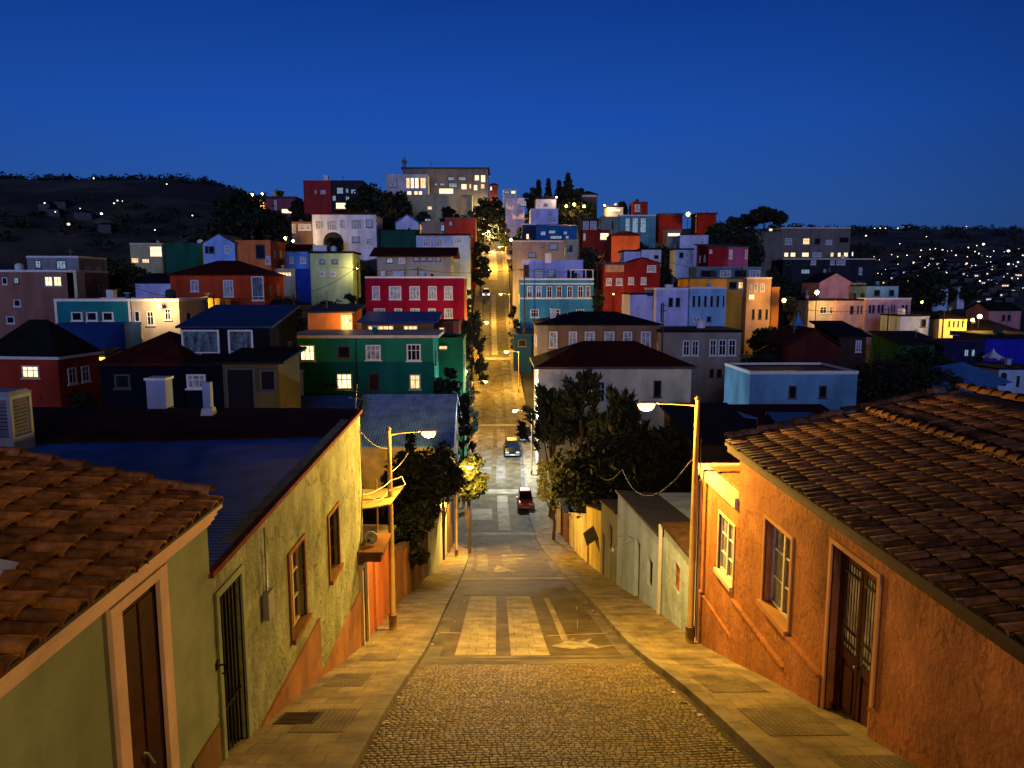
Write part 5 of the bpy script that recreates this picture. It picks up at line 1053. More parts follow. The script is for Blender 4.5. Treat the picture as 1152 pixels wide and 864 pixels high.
for a in [
    ('glaring white lamp on the pale house beside the teal house', 180, 345, 79.0, 500, WARM, BULBW, .26, True),
    ('yellow wall lamp beside the red cottage', 105, 409, 65.6, 420, SODIUM, BULBW, .26, True),
    ('lamp under the eave of the low yellow store', 222, 341, 93.4, 330, SODIUM, BULB, .2, True),
    ('lamp at the door of the orange low house', 391, 361, 81.0, 260, SODIUM, BULBW, .2, True),
    ('left one of two yellow lamps beneath the brown wing', 321, 268, 160, 1400, SODIUM, BULBW, .42, False),
    ('right one of two yellow lamps beneath the brown wing', 330, 271, 160, 1000, SODIUM, BULBW, .36, False),
    ('left one of the yellow skyline lamps between trees', 284, 219, 236, 2600, SODIUM, BULBW, .55, False),
    ('right one of the yellow skyline lamps between trees', 295, 218, 236, 1800, SODIUM, BULBW, .45, False),
    ('small lamp right of the arched carport', 402, 302, 124, 500, WARM, BULBW, .2, False),
    ('left globe of three yellow lamps under the skyline conifers', 637, 232, 214, 900, SODIUM, BULBW, .5, False),
    ('middle globe of three yellow lamps under the skyline conifers', 646, 230, 215, 900, SODIUM, BULBW, .55, False),
    ('right globe of three yellow lamps under the skyline conifers', 657, 232, 214, 900, SODIUM, BULBW, .5, False),
    ('brightest skyline lamp between the two red skyline houses', 774, 241, 199, 1300, SODIUM, BULB, .75, False),
    ('white lamp on the low wall beside the upper street', 575, 270, 180, 1500, WARM, BULBC, .5, False),
    ('lamp at the foot of the orange arched house', 700, 287, 151, 900, SODIUM, BULB, .15, False),
    ('lamp below the red panel house', 690, 331, 121.5, 300, SODIUM, BULB, .15, False),
    ('orange street lamp in front of the tan house', 882, 338, 109, 1300, SODIUM, BULB, .42, False),
    ('street lamp on a dark post before the cream house', 919, 329, 126, 1500, SODIUM, BULBW, .5, False),
    ('left one of the twin yellow lamps on the right', 1094, 360, 112.5, 1300, SODIUM, BULBW, .36, False),
    ('right one of the twin yellow lamps on the right', 1102, 356, 113, 1600, SODIUM, BULBW, .45, False),
    ('small orange lamp among the black trees right of the pink houses', 1037, 340, 135, 300, SODIUM, BULB, .3, False),
    ('skyline lamp right of the hilltop institute', 603, 213, 243, 900, WARM, BULBW, .42, False),
    ('small lamp at the corner of the small lilac house', 626, 222, 211, 300, WARM, BULBW, .35, False),
    ('lit lamp on the skyline beside the hilltop podium', 680, 231, 206, 1200, WARM, BULBW, .3, False),
    ('lamp by the kerb below the narrow uphill trees', 524, 418, 78, 900, SODIUM, BULBW, .22, False),
]: hill_lamp(*a[:8], wall=a[8])

# ================================================================== TREES AND PLANTS
def leaves(mb, rn, c, rad, n, size, flat=1.0):
    for _ in range(n):
        while True:
            p = Vector((rn.uniform(-1, 1), rn.uniform(-1, 1), rn.uniform(-1, 1)))
            if p.length < 1: break
        p = Vector((p.x*rad, p.y*rad, p.z*rad*flat))+c
        a = Vector((rn.gauss(0, 1), rn.gauss(0, 1), rn.gauss(0, .7))).normalized(); b_ = a.cross(Vector((rn.gauss(0, 1), rn.gauss(0, 1), rn.gauss(0, 1)))).normalized()
        s = size*rn.uniform(.6, 1.35); w = s*rn.uniform(.3, .55)
        mb.quad(p-a*s, p+b_*w, p+a*s, p-b_*w)
def tree(name, label, x, y, top, w, style='round', mat=None, n=900, leaf=.3, seed=0, zb=None, group=None, cat='tree', base_frac=.3, depth=None):
    rn = random.Random(seed*7+int(abs(x)*13+y)); mat = mat or LEAFD
    z0 = (zb if zb is not None else terr(x, y)); Ht = max(1.2, top-z0); dp = depth or w
    g = thing(name, label, cat, (x, y, z0), 0, group)
    mb = MB(); tips = []
    if style == 'round':
        K = max(6, int(n/70))
        for k in range(K):
            while True:
                p = Vector((rn.uniform(-1, 1), rn.uniform(-1, 1), rn.uniform(-1, 1)))
                if .35 < p.length < 1: break
            c = Vector((p.x*w*.42, p.y*dp*.42, Ht*(base_frac+(1-base_frac)*.5)+p.z*Ht*(1-base_frac)*.42)); tips.append(c)
            leaves(mb, rn, c, w*.17*rn.uniform(.6, 1.2), n//K, leaf, .8)
    elif style == 'spiky':      # many upward pointing sprays
        K = max(10, n//60)
        for k in range(K):
            a = rn.uniform(0, 2*math.pi); t = rn.random()**.8; rr = w*.5*(1-t*.85)*rn.uniform(.3, 1.0)
            c = Vector((math.cos(a)*rr, math.sin(a)*rr*dp/w, Ht*(base_frac+(1-base_frac)*t*.95))); tips.append(c)
            dirv = Vector((math.cos(a)*.6, math.sin(a)*.6, .9)).normalized(); Ls = w*.16*rn.uniform(.6, 1.3)
            for q in range(n//K):
                u = rn.random(); pc = c+dirv*(u*Ls)+Vector((rn.gauss(0, 1), rn.gauss(0, 1), rn.gauss(0, 1)))*Ls*.22*(1-u*.8)
                aa = (dirv+Vector((rn.gauss(0, .5), rn.gauss(0, .5), rn.gauss(0, .4)))).normalized(); bb = aa.cross(Vector((rn.gauss(0, 1), rn.gauss(0, 1), rn.gauss(0, 1)))).normalized()
                s = leaf*rn.uniform(.6, 1.3); mb.quad(pc-aa*s*.5, pc+bb*s*.2, pc+aa*s, pc-bb*s*.2)
    elif style == 'conifer':
        K = max(8, n//50)
        for k in range(K):
            t = (k+.5)/K; rr = w*.5*(1-t)**.8*rn.uniform(.65, 1.1); a = k*2.4
            for q in range(3):
                a2 = a+q*2.1; c = Vector((math.cos(a2)*rr*.55, math.sin(a2)*rr*.55, Ht*(base_frac+(1-base_frac)*t*.97))); tips.append(c)
                leaves(mb, rn, c, max(.25, rr*.5), n//K//3+1, leaf, .7)
    elif style == 'umbrella':
        K = 26
        for k in range(K):
            a = rn.uniform(0, 2*math.pi); rr = w*.5*math.sqrt(rn.random())*.9
            c = Vector((math.cos(a)*rr, math.sin(a)*rr, Ht*(.90-.14*(rr/(w*.5))**2)+rn.uniform(-.3, .3))); tips.append(c)
            leaves(mb, rn, c, w*.12, n//K, leaf, .75)
    elif style == 'bush':
        K = max(4, n//60)
        for k in range(K):
            a = rn.uniform(0, 2*math.pi); rr = w*.42*rn.random()
            c = Vector((math.cos(a)*rr, math.sin(a)*rr*dp/w, Ht*rn.uniform(.15, .82))); tips.append(c)
            leaves(mb, rn, c, w*.2, n//K, leaf, .8)
    elif style == 'palm':
        for k in range(14):
            a = k*2*math.pi/14+rn.uniform(-.1, .1); pts = []
            for q in range(7):
                u = q/6; pts.append(Vector((math.cos(a)*u*w*.5, math.sin(a)*u*w*.5, Ht-.1+math.sin(u*2.4)*w*.16-u*u*w*.22)))
            for q in range(6):
                sd = Vector((-math.sin(a), math.cos(a), 0))*(.16*w*(1-q/6.5)*.5)
                mb.quad(pts[q], pts[q]+sd-Vector((0, 0, .1)), pts[q+1]+sd*.9-Vector((0, 0, .1)), pts[q+1]); mb.quad(pts[q], pts[q+1], pts[q+1]-sd*.9-Vector((0, 0, .1)), pts[q]-sd-Vector((0, 0, .1)))
    cr_ = mb.build('fronds' if style == 'palm' else 'crown', mat, g)
    t = MB(); tr = max(.06, min(.4, w*.035)) if style != 'bush' else .05; hh = Ht*(.92 if style in ('conifer', 'spiky') else (.97 if style == 'palm' else (.82 if style == 'umbrella' else .6)))
    t.tube([(0, 0, -.6), (rn.uniform(-.05, .05)*w, 0, hh*.35), (rn.uniform(-.04, .04)*w, 0, hh*.7), (0, 0, hh)], [tr*1.25, tr, tr*.75, tr*.3], 7)
    if tips and style != 'conifer':
        for c in rn.sample(tips, min(7, len(tips))):
            s = Vector((0, 0, hh*rn.uniform(.35, .75))); t.tube([s, (s+c)/2+Vector((0, 0, -.04*w)), c], [tr*.5, tr*.3, tr*.1], 5)
    t.build('trunk' if style != 'bush' else 'stem', BARK, g)
    return g
def tpx(name, label, px, ptop, d, wpx, style='round', **k):
    v = at(px, ptop, d); return tree(name, label, v.x, d, v.z, wpx/832*d, style, **k)
# big dark trees right of the street
for i, a in enumerate([
    ('dark_tree', 'spiky black tree nearest the street in the big dark group on the right', 620, 444, 59, 84, 'spiky', 4200, .42),
    ('dark_tree', 'tallest pointed black tree in front of the cream house', 655, 424, 57, 90, 'spiky', 4200, .42),
    ('dark_tree', 'pointed black tree just left of the right street lamp head', 700, 444, 50, 90, 'spiky', 4200, .42),
    ('dark_tree', 'broad dark tree under the arm of the right street lamp', 744, 478, 44, 110, 'round', 9000, .26),
    ('dark_tree', 'dense dark tree low behind the grey blue house', 696, 492, 44, 146, 'round', 11000, .24),
    ('dark_tree', 'low dark tree above the yellow garden house', 668, 512, 47, 80, 'round', 4200, .22)]):
    tpx(a[0], a[1], a[2], a[3], a[4], a[5], a[6], n=a[7], leaf=a[8], seed=i, base_frac=(.62, .55, .4, .25, .32, .45)[i], group='big dark trees on the right of the valley')
tree('yellow_green_bush', 'yellow green bush lit by a lamp, leaning over the right sidewalk', 3.95, 51.5, at(622, 512, 51.5).z, 3.0, 'round', LEAF_LAMPLIT, 4200, .11, 5, zb=prof(51.5)+.1, base_frac=.35)
# left garden trees
for i, a in enumerate([
    ('garden_tree', 'dark garden tree right behind the left street lamp', 466, 500, 33, 80, 'round', 7000, .15, -3.9),
    ('garden_tree', 'small reddish tree rising behind the left lamp arm', 462, 484, 40, 40, 'conifer', 1200, .16, None),
    ('garden_tree', 'dark tree overhanging the street beyond the pale wall', 497, 500, 42, 56, 'round', 4600, .18, None),
    ('garden_tree', 'tree with yellow lit leaves leaning over the street at the valley bottom', 526, 504, 46.5, 44, 'round', 4200, .17, None),
    ('garden_tree', 'thick dark shrubs hanging over the brown garden wall', 462, 560, 28, 66, 'round', 3000, .12, None)]):
    tpx(a[0], a[1], a[2], a[3], a[4], a[5], a[6], n=a[7], leaf=a[8], seed=20+i, mat=LEAF_HALFLIT if i == 3 else LEAFD, **({'base_frac': (.45, .2, .55, .5, .3)[i]}))
for i, a in enumerate([
    ('street_tree', 'dark spiky tree beside the crimson building reaching over the street', 531, 354, 104, 50, 'spiky', 3600, .6),
    ('street_tree', 'dark bushy tree left of the street below the spiky tree', 516, 400, 79, 56, 'spiky', 4500, .45),
    ('street_tree', 'dark tree by the green annex at the left kerb', 503, 404, 66.5, 46, 'round', 3000, .35),
    ('street_tree', 'low dark tree at the left kerb near the blue roof', 521, 440, 62, 40, 'spiky', 2600, .35),
    ('street_tree', 'narrow tree between the kerb and the sky blue house', 579, 336, 124, 14, 'round', 900, .4),
    ('street_tree', 'dark tree left of the street near the white car', 528, 324, 140, 18, 'round', 900, .45)]):
    tpx(a[0], a[1], a[2], a[3], a[4], a[5], a[6], n=a[7], leaf=a[8], seed=40+i, base_frac=.1)
# hill trees: px, top, depth, width, style
HT = [
 (540, 264, 176, 24, 'round', 'tree overhanging the uphill street beside the pale blue house'), (552, 214, 224, 40, 'round', 'dark tree at the crest right of the podium'), (530, 236, 208, 26, 'round', 'dark tree in front of the right end of the podium'),
 (586, 248, 180, 26, 'round', 'dark tree right of the upper street by the white box house'), (568, 246, 206, 10, 'round', 'slim tree right of the crest lamps'),
 (415, 208, 214, 54, 'round', 'broad dark tree left of the hilltop white block'), (440, 212, 218, 44, 'round', 'dark tree against the foot of the hilltop white block'), (392, 226, 200, 36, 'round', 'dark tree under the red cube house'),
 (475, 234, 222, 18, 'round', 'small tree in front of the podium wall'), (504, 226, 226, 16, 'round', 'thin tree against the podium wall'), (518, 238, 220, 22, 'round', 'dark shrubby tree at the podium base'),
 (606, 202, 236, 17, 'conifer', 'slim twin cypress on the skyline, left one'), (617, 200, 236, 18, 'conifer', 'slim twin cypress on the skyline, right one'), (598, 208, 234, 18, 'round', 'low dark tree left of the twin cypresses'),
 (639, 194, 228, 36, 'conifer', 'tallest pointed conifer on the skyline'), (629, 202, 229, 26, 'conifer', 'conifer left of the tallest skyline conifer'), (650, 208, 226, 22, 'round', 'dark tree right of the tallest skyline conifer'),
 (645, 226, 222, 50, 'round', 'dark mass of a tree behind the three yellow globes'),
 (272, 212, 232, 40, 'round', 'dark round tree left of the yellow skyline lamps'), (256, 220, 226, 36, 'round', 'dark tree at the left end of the skyline trees'), (314, 211, 240, 16, 'round', 'small tree rising over the red and grey cottage'),
 (334, 222, 226, 16, 'round', 'dark tree between the cottage and the red cube house'), (300, 240, 205, 70, 'round', 'wide dark tree below the skyline cottage'), (262, 243, 200, 60, 'round', 'wide dark tree above the blue gabled house'),
 (336, 236, 196, 44, 'round', 'dark tree above the brown wing'), (430, 240, 190, 40, 'round', 'dark tree above the dark green house'),
 (375, 263, 160, 20, 'bush', 'round dark bush inside the carport arch of the white villa'),
 (232, 262, 180, 60, 'round', 'dark tree behind the blue gabled house'), (205, 282, 165, 40, 'round', 'dark tree behind the dark green block'), (120, 290, 150, 60, 'round', 'dark tree left of the lit terrace house'), (150, 300, 130, 50, 'round', 'dark tree below the lit terrace house'),
 (100, 306, 125, 46, 'round', 'dark tree right of the brown house'), (318, 336, 104, 44, 'round', 'dark tree right of the red orange house'), (328, 352, 92, 50, 'round', 'dark tree above the orange shack'), (398, 322, 118, 32, 'round', 'dark tree between the light green house and the crimson building'), (366, 336, 105, 40, 'bush', 'dark bush under the light green house'),
 (452, 432, 64, 8, 'bush', 'small bush at the foot of the green house'),
 (860, 228, 212, 52, 'umbrella', 'umbrella pine standing high on the right skyline'), (832, 240, 206, 44, 'round', 'dark tree left of the umbrella pine'), (812, 250, 200, 36, 'round', 'dark tree right of the red skyline house'), (838, 258, 190, 50, 'round', 'dark tree beneath the umbrella pine'),
 (700, 226, 214, 12, 'round', 'small dark tree left of the red tower house'), (716, 270, 164, 30, 'round', 'dark tree under the pale teal house'), (742, 276, 158, 44, 'round', 'dark tree right of the orange arched house'), (662, 276, 152, 36, 'round', 'dark tree below the yellow front cabin'), (656, 288, 140, 22, 'round', 'dark tree behind the lilac terrace house'),
 (810, 256, 178, 44, 'round', 'dark tree behind the maroon and purple houses'), (752, 296, 134, 40, 'round', 'dark tree right of the red gabled house'), (674, 318, 122, 14, 'round', 'dark narrow tree left of the red panel house'), (870, 300, 150, 40, 'round', 'dark tree below the grey stone wing'), (892, 318, 145, 40, 'round', 'dark tree left of the stepped pink gable'),
 (868, 366, 102, 50, 'round', 'dark tree in front of the tan house'), (905, 372, 96, 40, 'bush', 'dark bush beneath the blue tent'), (891, 331, 122, 18, 'round', 'small tree lit by the lamp at the cream house'),
 (1040, 302, 170, 56, 'round', 'dark tree mass right of the pink houses'), (1010, 316, 160, 36, 'round', 'dark tree behind the blue attic box'), (1078, 318, 178, 40, 'round', 'dark tree around the lone white gable'),
 (1036, 386, 80, 84, 'round', 'large black tree below the white garage'), (990, 398, 76, 60, 'round', 'large black tree right of the maroon gable'), (1012, 402, 66, 120, 'round', 'very large black tree right of the pale blue bungalow'), (1054, 410, 64, 70, 'round', 'black tree left of the sky blue tent roof'), (1075, 424, 60, 18, 'conifer', 'thin dark conifer in front of the blue tent roof'),
 (860, 388, 88, 50, 'round', 'black tree left of the maroon gable'), (1100, 404, 84, 40, 'round', 'black tree beneath the ultramarine house'),
 (70, 436, 60, 60, 'bush', 'dark bushes around the patio at left'), (92, 440, 57, 30, 'bush', 'lamp lit bush by the yellow shed'), (20, 340, 130, 40, 'round', 'dark tree hidden behind the red cottage'),
 (300, 440, 50, 24, 'bush', 'small olive bush by the stone outbuilding'), (372, 432, 60, 18, 'palm', 'small palm before the green house wall'),
]
for i, (px, pt, d, w, st, lb) in enumerate(HT):
    nm = {'umbrella': 'umbrella_pine', 'palm': 'palm', 'bush': 'bush'}.get(st, 'hill_tree')
    wm_ = w/832*d
    tpx(nm, lb, px, pt, d, w, st, n=int(min(6500, 800+wm_*240)), leaf=max(.16, d*.0021*(1.3 if st == 'conifer' else 1.5)), seed=60+i, base_frac=.08 if st != 'umbrella' else .3, cat='bush' if st == 'bush' else 'tree',
        mat=LEAF_HALFLIT if 'lit' in lb and 'tree' in lb else LEAFD)  # trees labelled lit take the brighter leaf colour
# scattered dark shrubs, added to fill the black shaded gaps on the slopes
rs = random.Random(5); cnt = 0
while cnt < 85:
    y = rs.uniform(58, 240); x = rs.uniform(-.62, .68)*y
    if abs(x-cen(y)) < 9: continue
    ok = True
    for h in H:
        if h['X0']-1.5 < x < h['X1']+1.5 and h['d']-2 < y < h['d']+h['dep']+1.5: ok = False; break
    if not ok: continue
    z = terr(x, y); hh = rs.uniform(1.6, 3.6)
    hn = min(H, key=lambda q: ((q['X0']+q['X1'])/2-x)**2+(q['d']+q['dep']/2-y)**2); hx = (hn['X0']+hn['X1'])/2
    side = 'in front of' if y < hn['d']-1 else ('behind' if y > hn['d']+hn['dep'] and abs(x-hx) < (hn['X1']-hn['X0'])/2 else ('left of' if x < hx else 'right of'))
    tree('shrub', 'dark %s shrub added in the shaded gap %s the %s' % (('low', 'rounded', 'ragged', 'broad')[cnt % 4], side, hn['name'].replace('_', ' ')), x, y, z+hh, rs.uniform(3, 6.5), 'bush', LEAFD, 420, max(.22, y*.0024), 300+cnt, group='dark shrubs added in the shaded gaps between the houses', cat='shrub'); cnt += 1

# ================================================================== CARS
TYRE = plain('tyre', (.012, .012, .012), .8)
def car(label, x, y, rz, col, L=4.1, W=1.7, Hc=1.45, lights=0, name='parked_car', z=None, cat='car', lit=False):
    zg = z if z is not None else prof(y)
    pitch = math.atan((prof(y+1)-prof(y-1))/2)
    g = thing(name, label, cat, (x, y, zg)); g.rotation_euler = (pitch*math.cos(rz), 0, rz)
    paint = plain('car_paint_%02d' % (int(col[0]*99)), col, .38, .1, .3)
    # side profile (y along the car, front at -y), widths vary with height
    low = [(-.5, .30), (-.5, .62), (-.47, .72), (-.22, .84), (.30, .88), (.47, .82), (.5, .62), (.5, .30)]
    b = MB()
    secs = [(-.5, .30, .62), (-.485, .24, .72), (-.42, .22, .77), (-.22, .22, .86), (.1, .22, .90), (.32, .22, .90), (.44, .24, .86), (.5, .30, .74)]
    def ring(t, zl, zh, wf=1):
        w = W/2*wf; return [(-w*.96, t*L, zl), (w*.96, t*L, zl), (w, t*L, (zl+zh)/2), (w*.93, t*L, zh-.03), (w*.75, t*L, zh), (-w*.75, t*L, zh), (-w*.93, t*L, zh-.03), (-w, t*L, (zl+zh)/2)]
    n0 = 0
    for (t, zl, zh) in secs: b.v += ring(t, zl, zh, .9 if abs(t) > .49 else (.97 if abs(t) > .41 else 1))
    K = 8
    for i in range(len(secs)-1):
        for k in range(K): b.f.append((i*K+k, i*K+(k+1) % K, (i+1)*K+(k+1) % K, (i+1)*K+k)); b.sm.append(True)
    b.f.append(tuple(range(K))); b.sm.append(False); b.f.append(tuple((len(secs)-1)*K+k for k in range(K))); b.sm.append(False)
    bo = b.build('body', paint, g)
    # cabin: glass band and roof
    cab = [(-.24, .84, .84, .80), (-.08, .86, 1.34, .70), (.02, .88, 1.42, .70), (.24, .88, 1.40, .69), (.42, .86, .90, .78)]
    b = MB()
    for (t, zl, zh, wf) in cab:
        w0 = W/2*.9; w1 = W/2*wf; b.v += [(-w0, t*L, zl), (w0, t*L, zl), (w1, t*L, zh*Hc/1.45), (-w1, t*L, zh*Hc/1.45)]
    for i in range(len(cab)-1):
        for k in range(4): b.f.append((i*4+k, i*4+(k+1) % 4, (i+1)*4+(k+1) % 4, (i+1)*4+k)); b.sm.append(False)
    b.f.append((0, 1, 2, 3)); b.sm.append(False); b.f.append((16, 17, 18, 19)); b.sm.append(False)
    b.build('cabin_glass', GLASS, g)
    b = MB(); zr = 1.42*Hc/1.45
    b.hexa([(-W*.335, -.09*L, zr-.09), (W*.335, -.09*L, zr-.09), (W*.33, .27*L, zr-.06), (-W*.33, .27*L, zr-.06), (-W*.31, -.06*L, zr+.02), (W*.31, -.06*L, zr+.02), (W*.31, .24*L, zr+.01), (-W*.31, .24*L, zr+.01)])
    b.build('roof_panel', paint, g)
    b = MB()
    for s in (-1, 1):
        for t in (.03,): b.hexa([(s*W*.452-.02, t*L-.03, .86), (s*W*.452+.02, t*L-.03, .86), (s*W*.452+.02, t*L+.03, .86), (s*W*.452-.02, t*L+.03, .86), (s*W*.36-.02, t*L-.03, zr-.03), (s*W*.36+.02, t*L-.03, zr-.03), (s*W*.36+.02, t*L+.03, zr-.03), (s*W*.36-.02, t*L+.03, zr-.03)])
    b.build('door_pillars', paint, g)
    for sx in (-1, 1):
        for sy in (-.32, .31):
            b = MB(); b.lathe((sx*(W/2-.09), sy*L, .31), [(.15, -.10), (.30, -.10), (.32, -.05), (.32, .06), (.30, .11), (.15, .11)], 16, 'X'); wh = b.build('wheel', TYRE, g)
            b = MB(); b.lathe((sx*(W/2-.09)+sx*.095, sy*L, .31), [(.19, -.02), (.19, .02), (.05, .03)], 10, 'X'); b.build('rim', STEEL, wh)
        hl = plain('headlight_on' if lit else 'headlight', (.6, .62, .65), .15, emit=(.75, .85, 1) if lit else None, es=14 if lit else 0)
        b = MB(); b.box(sx*W*.33-.17, sx*W*.33+.17, -.5*L-.015, -.46*L, .56, .70); b.build('headlight', hl, g)
        b = MB(); b.box(sx*W*.36-.13, sx*W*.36+.13, .47*L, .5*L+.015, .60, .74); b.build('tail_light', plain('tail_red', (.35, .01, .01), .3), g)
        b = MB(); b.box(sx*W*.54-.09, sx*W*.54+.09, -.16*L, -.12*L, .86, .98); b.build('mirror', paint, g)
    b = MB(); b.box(-W*.44, W*.44, -.5*L-.03, -.485*L, .30, .44); b.build('bumper', STEEL, g)
    b = MB(); b.box(-.26, .26, -.5*L-.045, -.5*L-.031, .34, .44); b.build('number_plate', WHITE, g)
    return g
v = at(575, 512, 79); car('dark saloon parked on the street in white lamp light at the valley bottom', v.x+.1, 79, 0, (.006, .006, .009))
v = at(584, 506, 84); car('small dark car parked on the sidewalk behind the dark saloon', v.x+.7, 84, 0, (.03, .012, .01), L=3.6, W=1.5, z=prof(84)+.14)
v = at(596, 569, 62); car('small red car parked at the right kerb by the yellow bush', 2.35, 62.5, 0, (.50, .045, .02), L=3.0, W=1.35, Hc=1.5)
v = at(547, 330, 176); car('white car high on the uphill street with pale headlights', v.x, 176, 0, (.55, .56, .6), L=4.4, W=1.9, lit=True)

# ================================================================== SMALL THINGS
# tent roofs
def tent(label, px, ptop, pbot, wpx, d, mat, peak=1):
    c = at(px, pbot, d); t = at(px, ptop, d); w = wpx/832*d
    g = thing('tent_roof', label, 'tent', (c.x, d, c.z)); Ht = t.z-c.z; b = MB(); n = 20; m_ = 5; base = len(b.v)
    for j in range(m_+1):
        u = j/m_; r = w/2*(1-u)**1.7 if peak else w/2*(1-u)
        r = max(r, .03); z = Ht*u
        for k in range(n):
            a = 2*math.pi*k/n; sq = 1/max(abs(math.cos(a)), abs(math.sin(a)))**.8; b.v.append((math.cos(a)*r*sq, math.sin(a)*r*sq, z-(.12*w*(1-u) if k % 5 == 0 else 0)))
    for j in range(m_):
        for k in range(n): b.f.append((j*n+k, j*n+(k+1) % n, (j+1)*n+(k+1) % n, (j+1)*n+k)); b.sm.append(True)
    b.build('canvas', mat, g); p = MB()
    low = min(0, terr(c.x, d)-c.z)-.3
    for sx in (-.8, .8):
        for sy in (-.8, .8): p.tube([(sx*w*.4, sy*w*.4, low), (sx*w*.4, sy*w*.4, .02)], .05, 5)
    p.build('post', STEEL, g)
TENTB = stucco('blue_canvas', (.08, .24, .55), var=.1, bump=.05, stain=.1)
tent('peaked blue canvas tent in front of the tan house', 897, 351, 376, 31, 100, TENTB)
tent('small white pyramid canopy in front of the ultramarine house', 1117, 392, 402, 20, 88, WHITE)
g = thing('canvas_roof', 'long sloping sky blue canvas roof at the lower right edge', 'canvas roof', (0, 0, 0))
P_ = [at(*q) for q in ((1042, 414, 68), (1083, 407, 70), (1112, 436, 64), (1095, 444, 60), (1052, 443, 60))]
b = MB(); b.poly(P_); q_ = [p-Vector((0, 0, .1)) for p in P_]; b.poly(q_[::-1])
for i in range(5): b.quad(P_[i], q_[i], q_[(i+1) % 5], P_[(i+1) % 5])
p1 = at(1083, 407, 70); e1 = [at(1083, 407, 70), at(1140, 430, 72), at(1112, 436, 64)]; b.poly(e1)
g.location = P_[1]; rel(b.build('canvas', TENTB, g), g)
b = MB()
for p in P_[2:]: b.tube([(p.x, p.y, terr(p.x, p.y)-.3), (p.x, p.y, p.z)], .06, 6)
rel(b.build('post', STEEL, g), g)
for (lb, quad, mat) in (
    ('flat blue tarpaulin roof under the pale blue bungalow, right one', [(862, 463, 52), (913, 464, 52), (931, 476, 46), (880, 482, 45)], TENTB),
    ('pale tarpaulin roof behind the lamp post, left one', [(784, 455, 56), (812, 457, 56), (852, 470, 50), (812, 466, 50)], PALEMETAL)):
    pts = [at(*q) for q in quad]; g = thing('tarpaulin', lb, 'tarpaulin', pts[0]); b = MB(); b.poly(pts[::-1]); b.poly([p-Vector((0, 0, .08)) for p in pts])
    for i in range(4): b.quad(pts[i], pts[(i+1) % 4], pts[(i+1) % 4]-Vector((0, 0, .08)), pts[i]-Vector((0, 0, .08)))
    rel(b.build('sheet', mat, g), g); b = MB()
    for p in pts: b.tube([(p.x, p.y, min(p.z-.1, terr(p.x, p.y))-.3), (p.x, p.y, p.z-.05)], .05, 5)
    rel(b.build('post', STEEL, g), g)
# antenna mast on the hilltop building and small ones on roofs
def mast(label, px, ptop, pb, d, r=.05, lattice=False):
    t, bt = at(px, ptop, d), at(px, pb, d); g = thing('antenna_mast', label, 'antenna', (bt.x, d, bt.z-.4)); b = MB(); h_ = t.z-bt.z+.4
    if lattice:
        for (x, y) in ((-.5, -.3), (.5, -.3), (0, .5)): b.tube([(x, y, 0), (x*.7, y*.7, h_*.85)], .12, 5)
        for k in range(6): z = h_*.85*k/6; b.box(-.5, .5, -.3, -.2, z, z+.12)
        b.tube([(0, 0, 0), (0, 0, h_)], .1, 5); b.box(-.8, .8, -.2, .2, h_*.55, h_*.75)
    else:
        b.tube([(0, 0, 0), (0, 0, h_)], r, 5); b.box(-.4, .4, -.02, .02, h_*.82, h_*.84); b.box(-.3, .3, -.02, .02, h_*.92, h_*.94)
    b.build('mast', DARKTRIM, g)
mast('lattice antenna tower on the left end of the hilltop building', 455, 176, 192, 252, lattice=True)
mast('thin aerial on the middle of the hilltop roof', 485, 182, 189, 254, .09)
mast('thin aerial on the dark glazed block', 386, 198, 204, 225, .08)
mast('thin aerial behind the dark green block', 204, 266, 276, 153, .08)
mast('white pole right of the brightest skyline lamp', 783, 240, 260, 198, .14)
mast('thin pole left of the ochre house', 775, 302, 330, 108, .1)
mast('dark pole rising beside the brown long house', 745, 340, 392, 84, .09)
mast('grey pole above the deep blue house', 651, 240, 262, 163, .12)
# rooftop tanks and boxes
def roofbox(label, px0, px1, pt, pb, d, mat=WHITE, dep=1.0, rnd_=False):
    a, c = at(px0, pb, d), at(px1, pt, d); g = thing('roof_tank' if rnd_ else 'roof_unit', label, 'roof unit', ((a.x+c.x)/2, d, a.z)); b = MB(); w = c.x-a.x; h_ = c.z-a.z
    if rnd_: b.lathe((0, 0, 0), [(w*.5, -.25), (w*.5, h_*.8), (w*.3, h_), (.02, h_*1.02)], 12); b.build('tank', mat, g)
    else:
        b.box(-w/2, w/2, -dep/2, dep/2, -.3, h_*.92); b.build('box', mat, g); b = MB(); b.box(-w/2-.06, w/2+.06, -dep/2-.06, dep/2+.06, h_*.921, h_); b.build('cap', mat, g)
roofbox('slim white unit on the crimson building roof, left one', 429, 434, 305, 313, 116)
roofbox('wide white unit on the crimson building roof', 443, 455, 305, 313, 118)
roofbox('pale water tank on the crimson building roof', 472, 479, 305, 313, 117, WHITE, rnd_=True)
roofbox('pale unit at the left end of the villa roof', 353, 368, 276, 283, 126)
roofbox('pale unit on the lilac twin window house', 748, 756, 320, 326, 104)
roofbox('small white unit on the roof behind the teal house', 122, 129, 326, 332, 92)
roofbox('beige stair head beside the brown house', 82, 90, 304, 337, 101, CREAM, 2.0)
roofbox('white unit on the light blue roof', 613, 620, 285, 294, 126)
# white frames on the lilac terrace
for i, (a_, b_, c_, d_) in enumerate([(641, 303, 668, 314)]):
    g = thing('terrace_frame', 'white open terrace frame on the sky blue house roof', 'pergola', at(655, 314, 128)); b = MB()
    for px in (642, 650, 659, 667): p = at(px, 314, 128); b.box(p.x-.09, p.x+.09, 128, 128.2, p.z-.2, at(px, 304, 128).z)
    p = at(641, 304, 128); q = at(668, 304, 128); b.box(p.x, q.x, 127.99, 128.21, p.z, p.z+.15); rel(b.build('frame', WHITE, g), g)
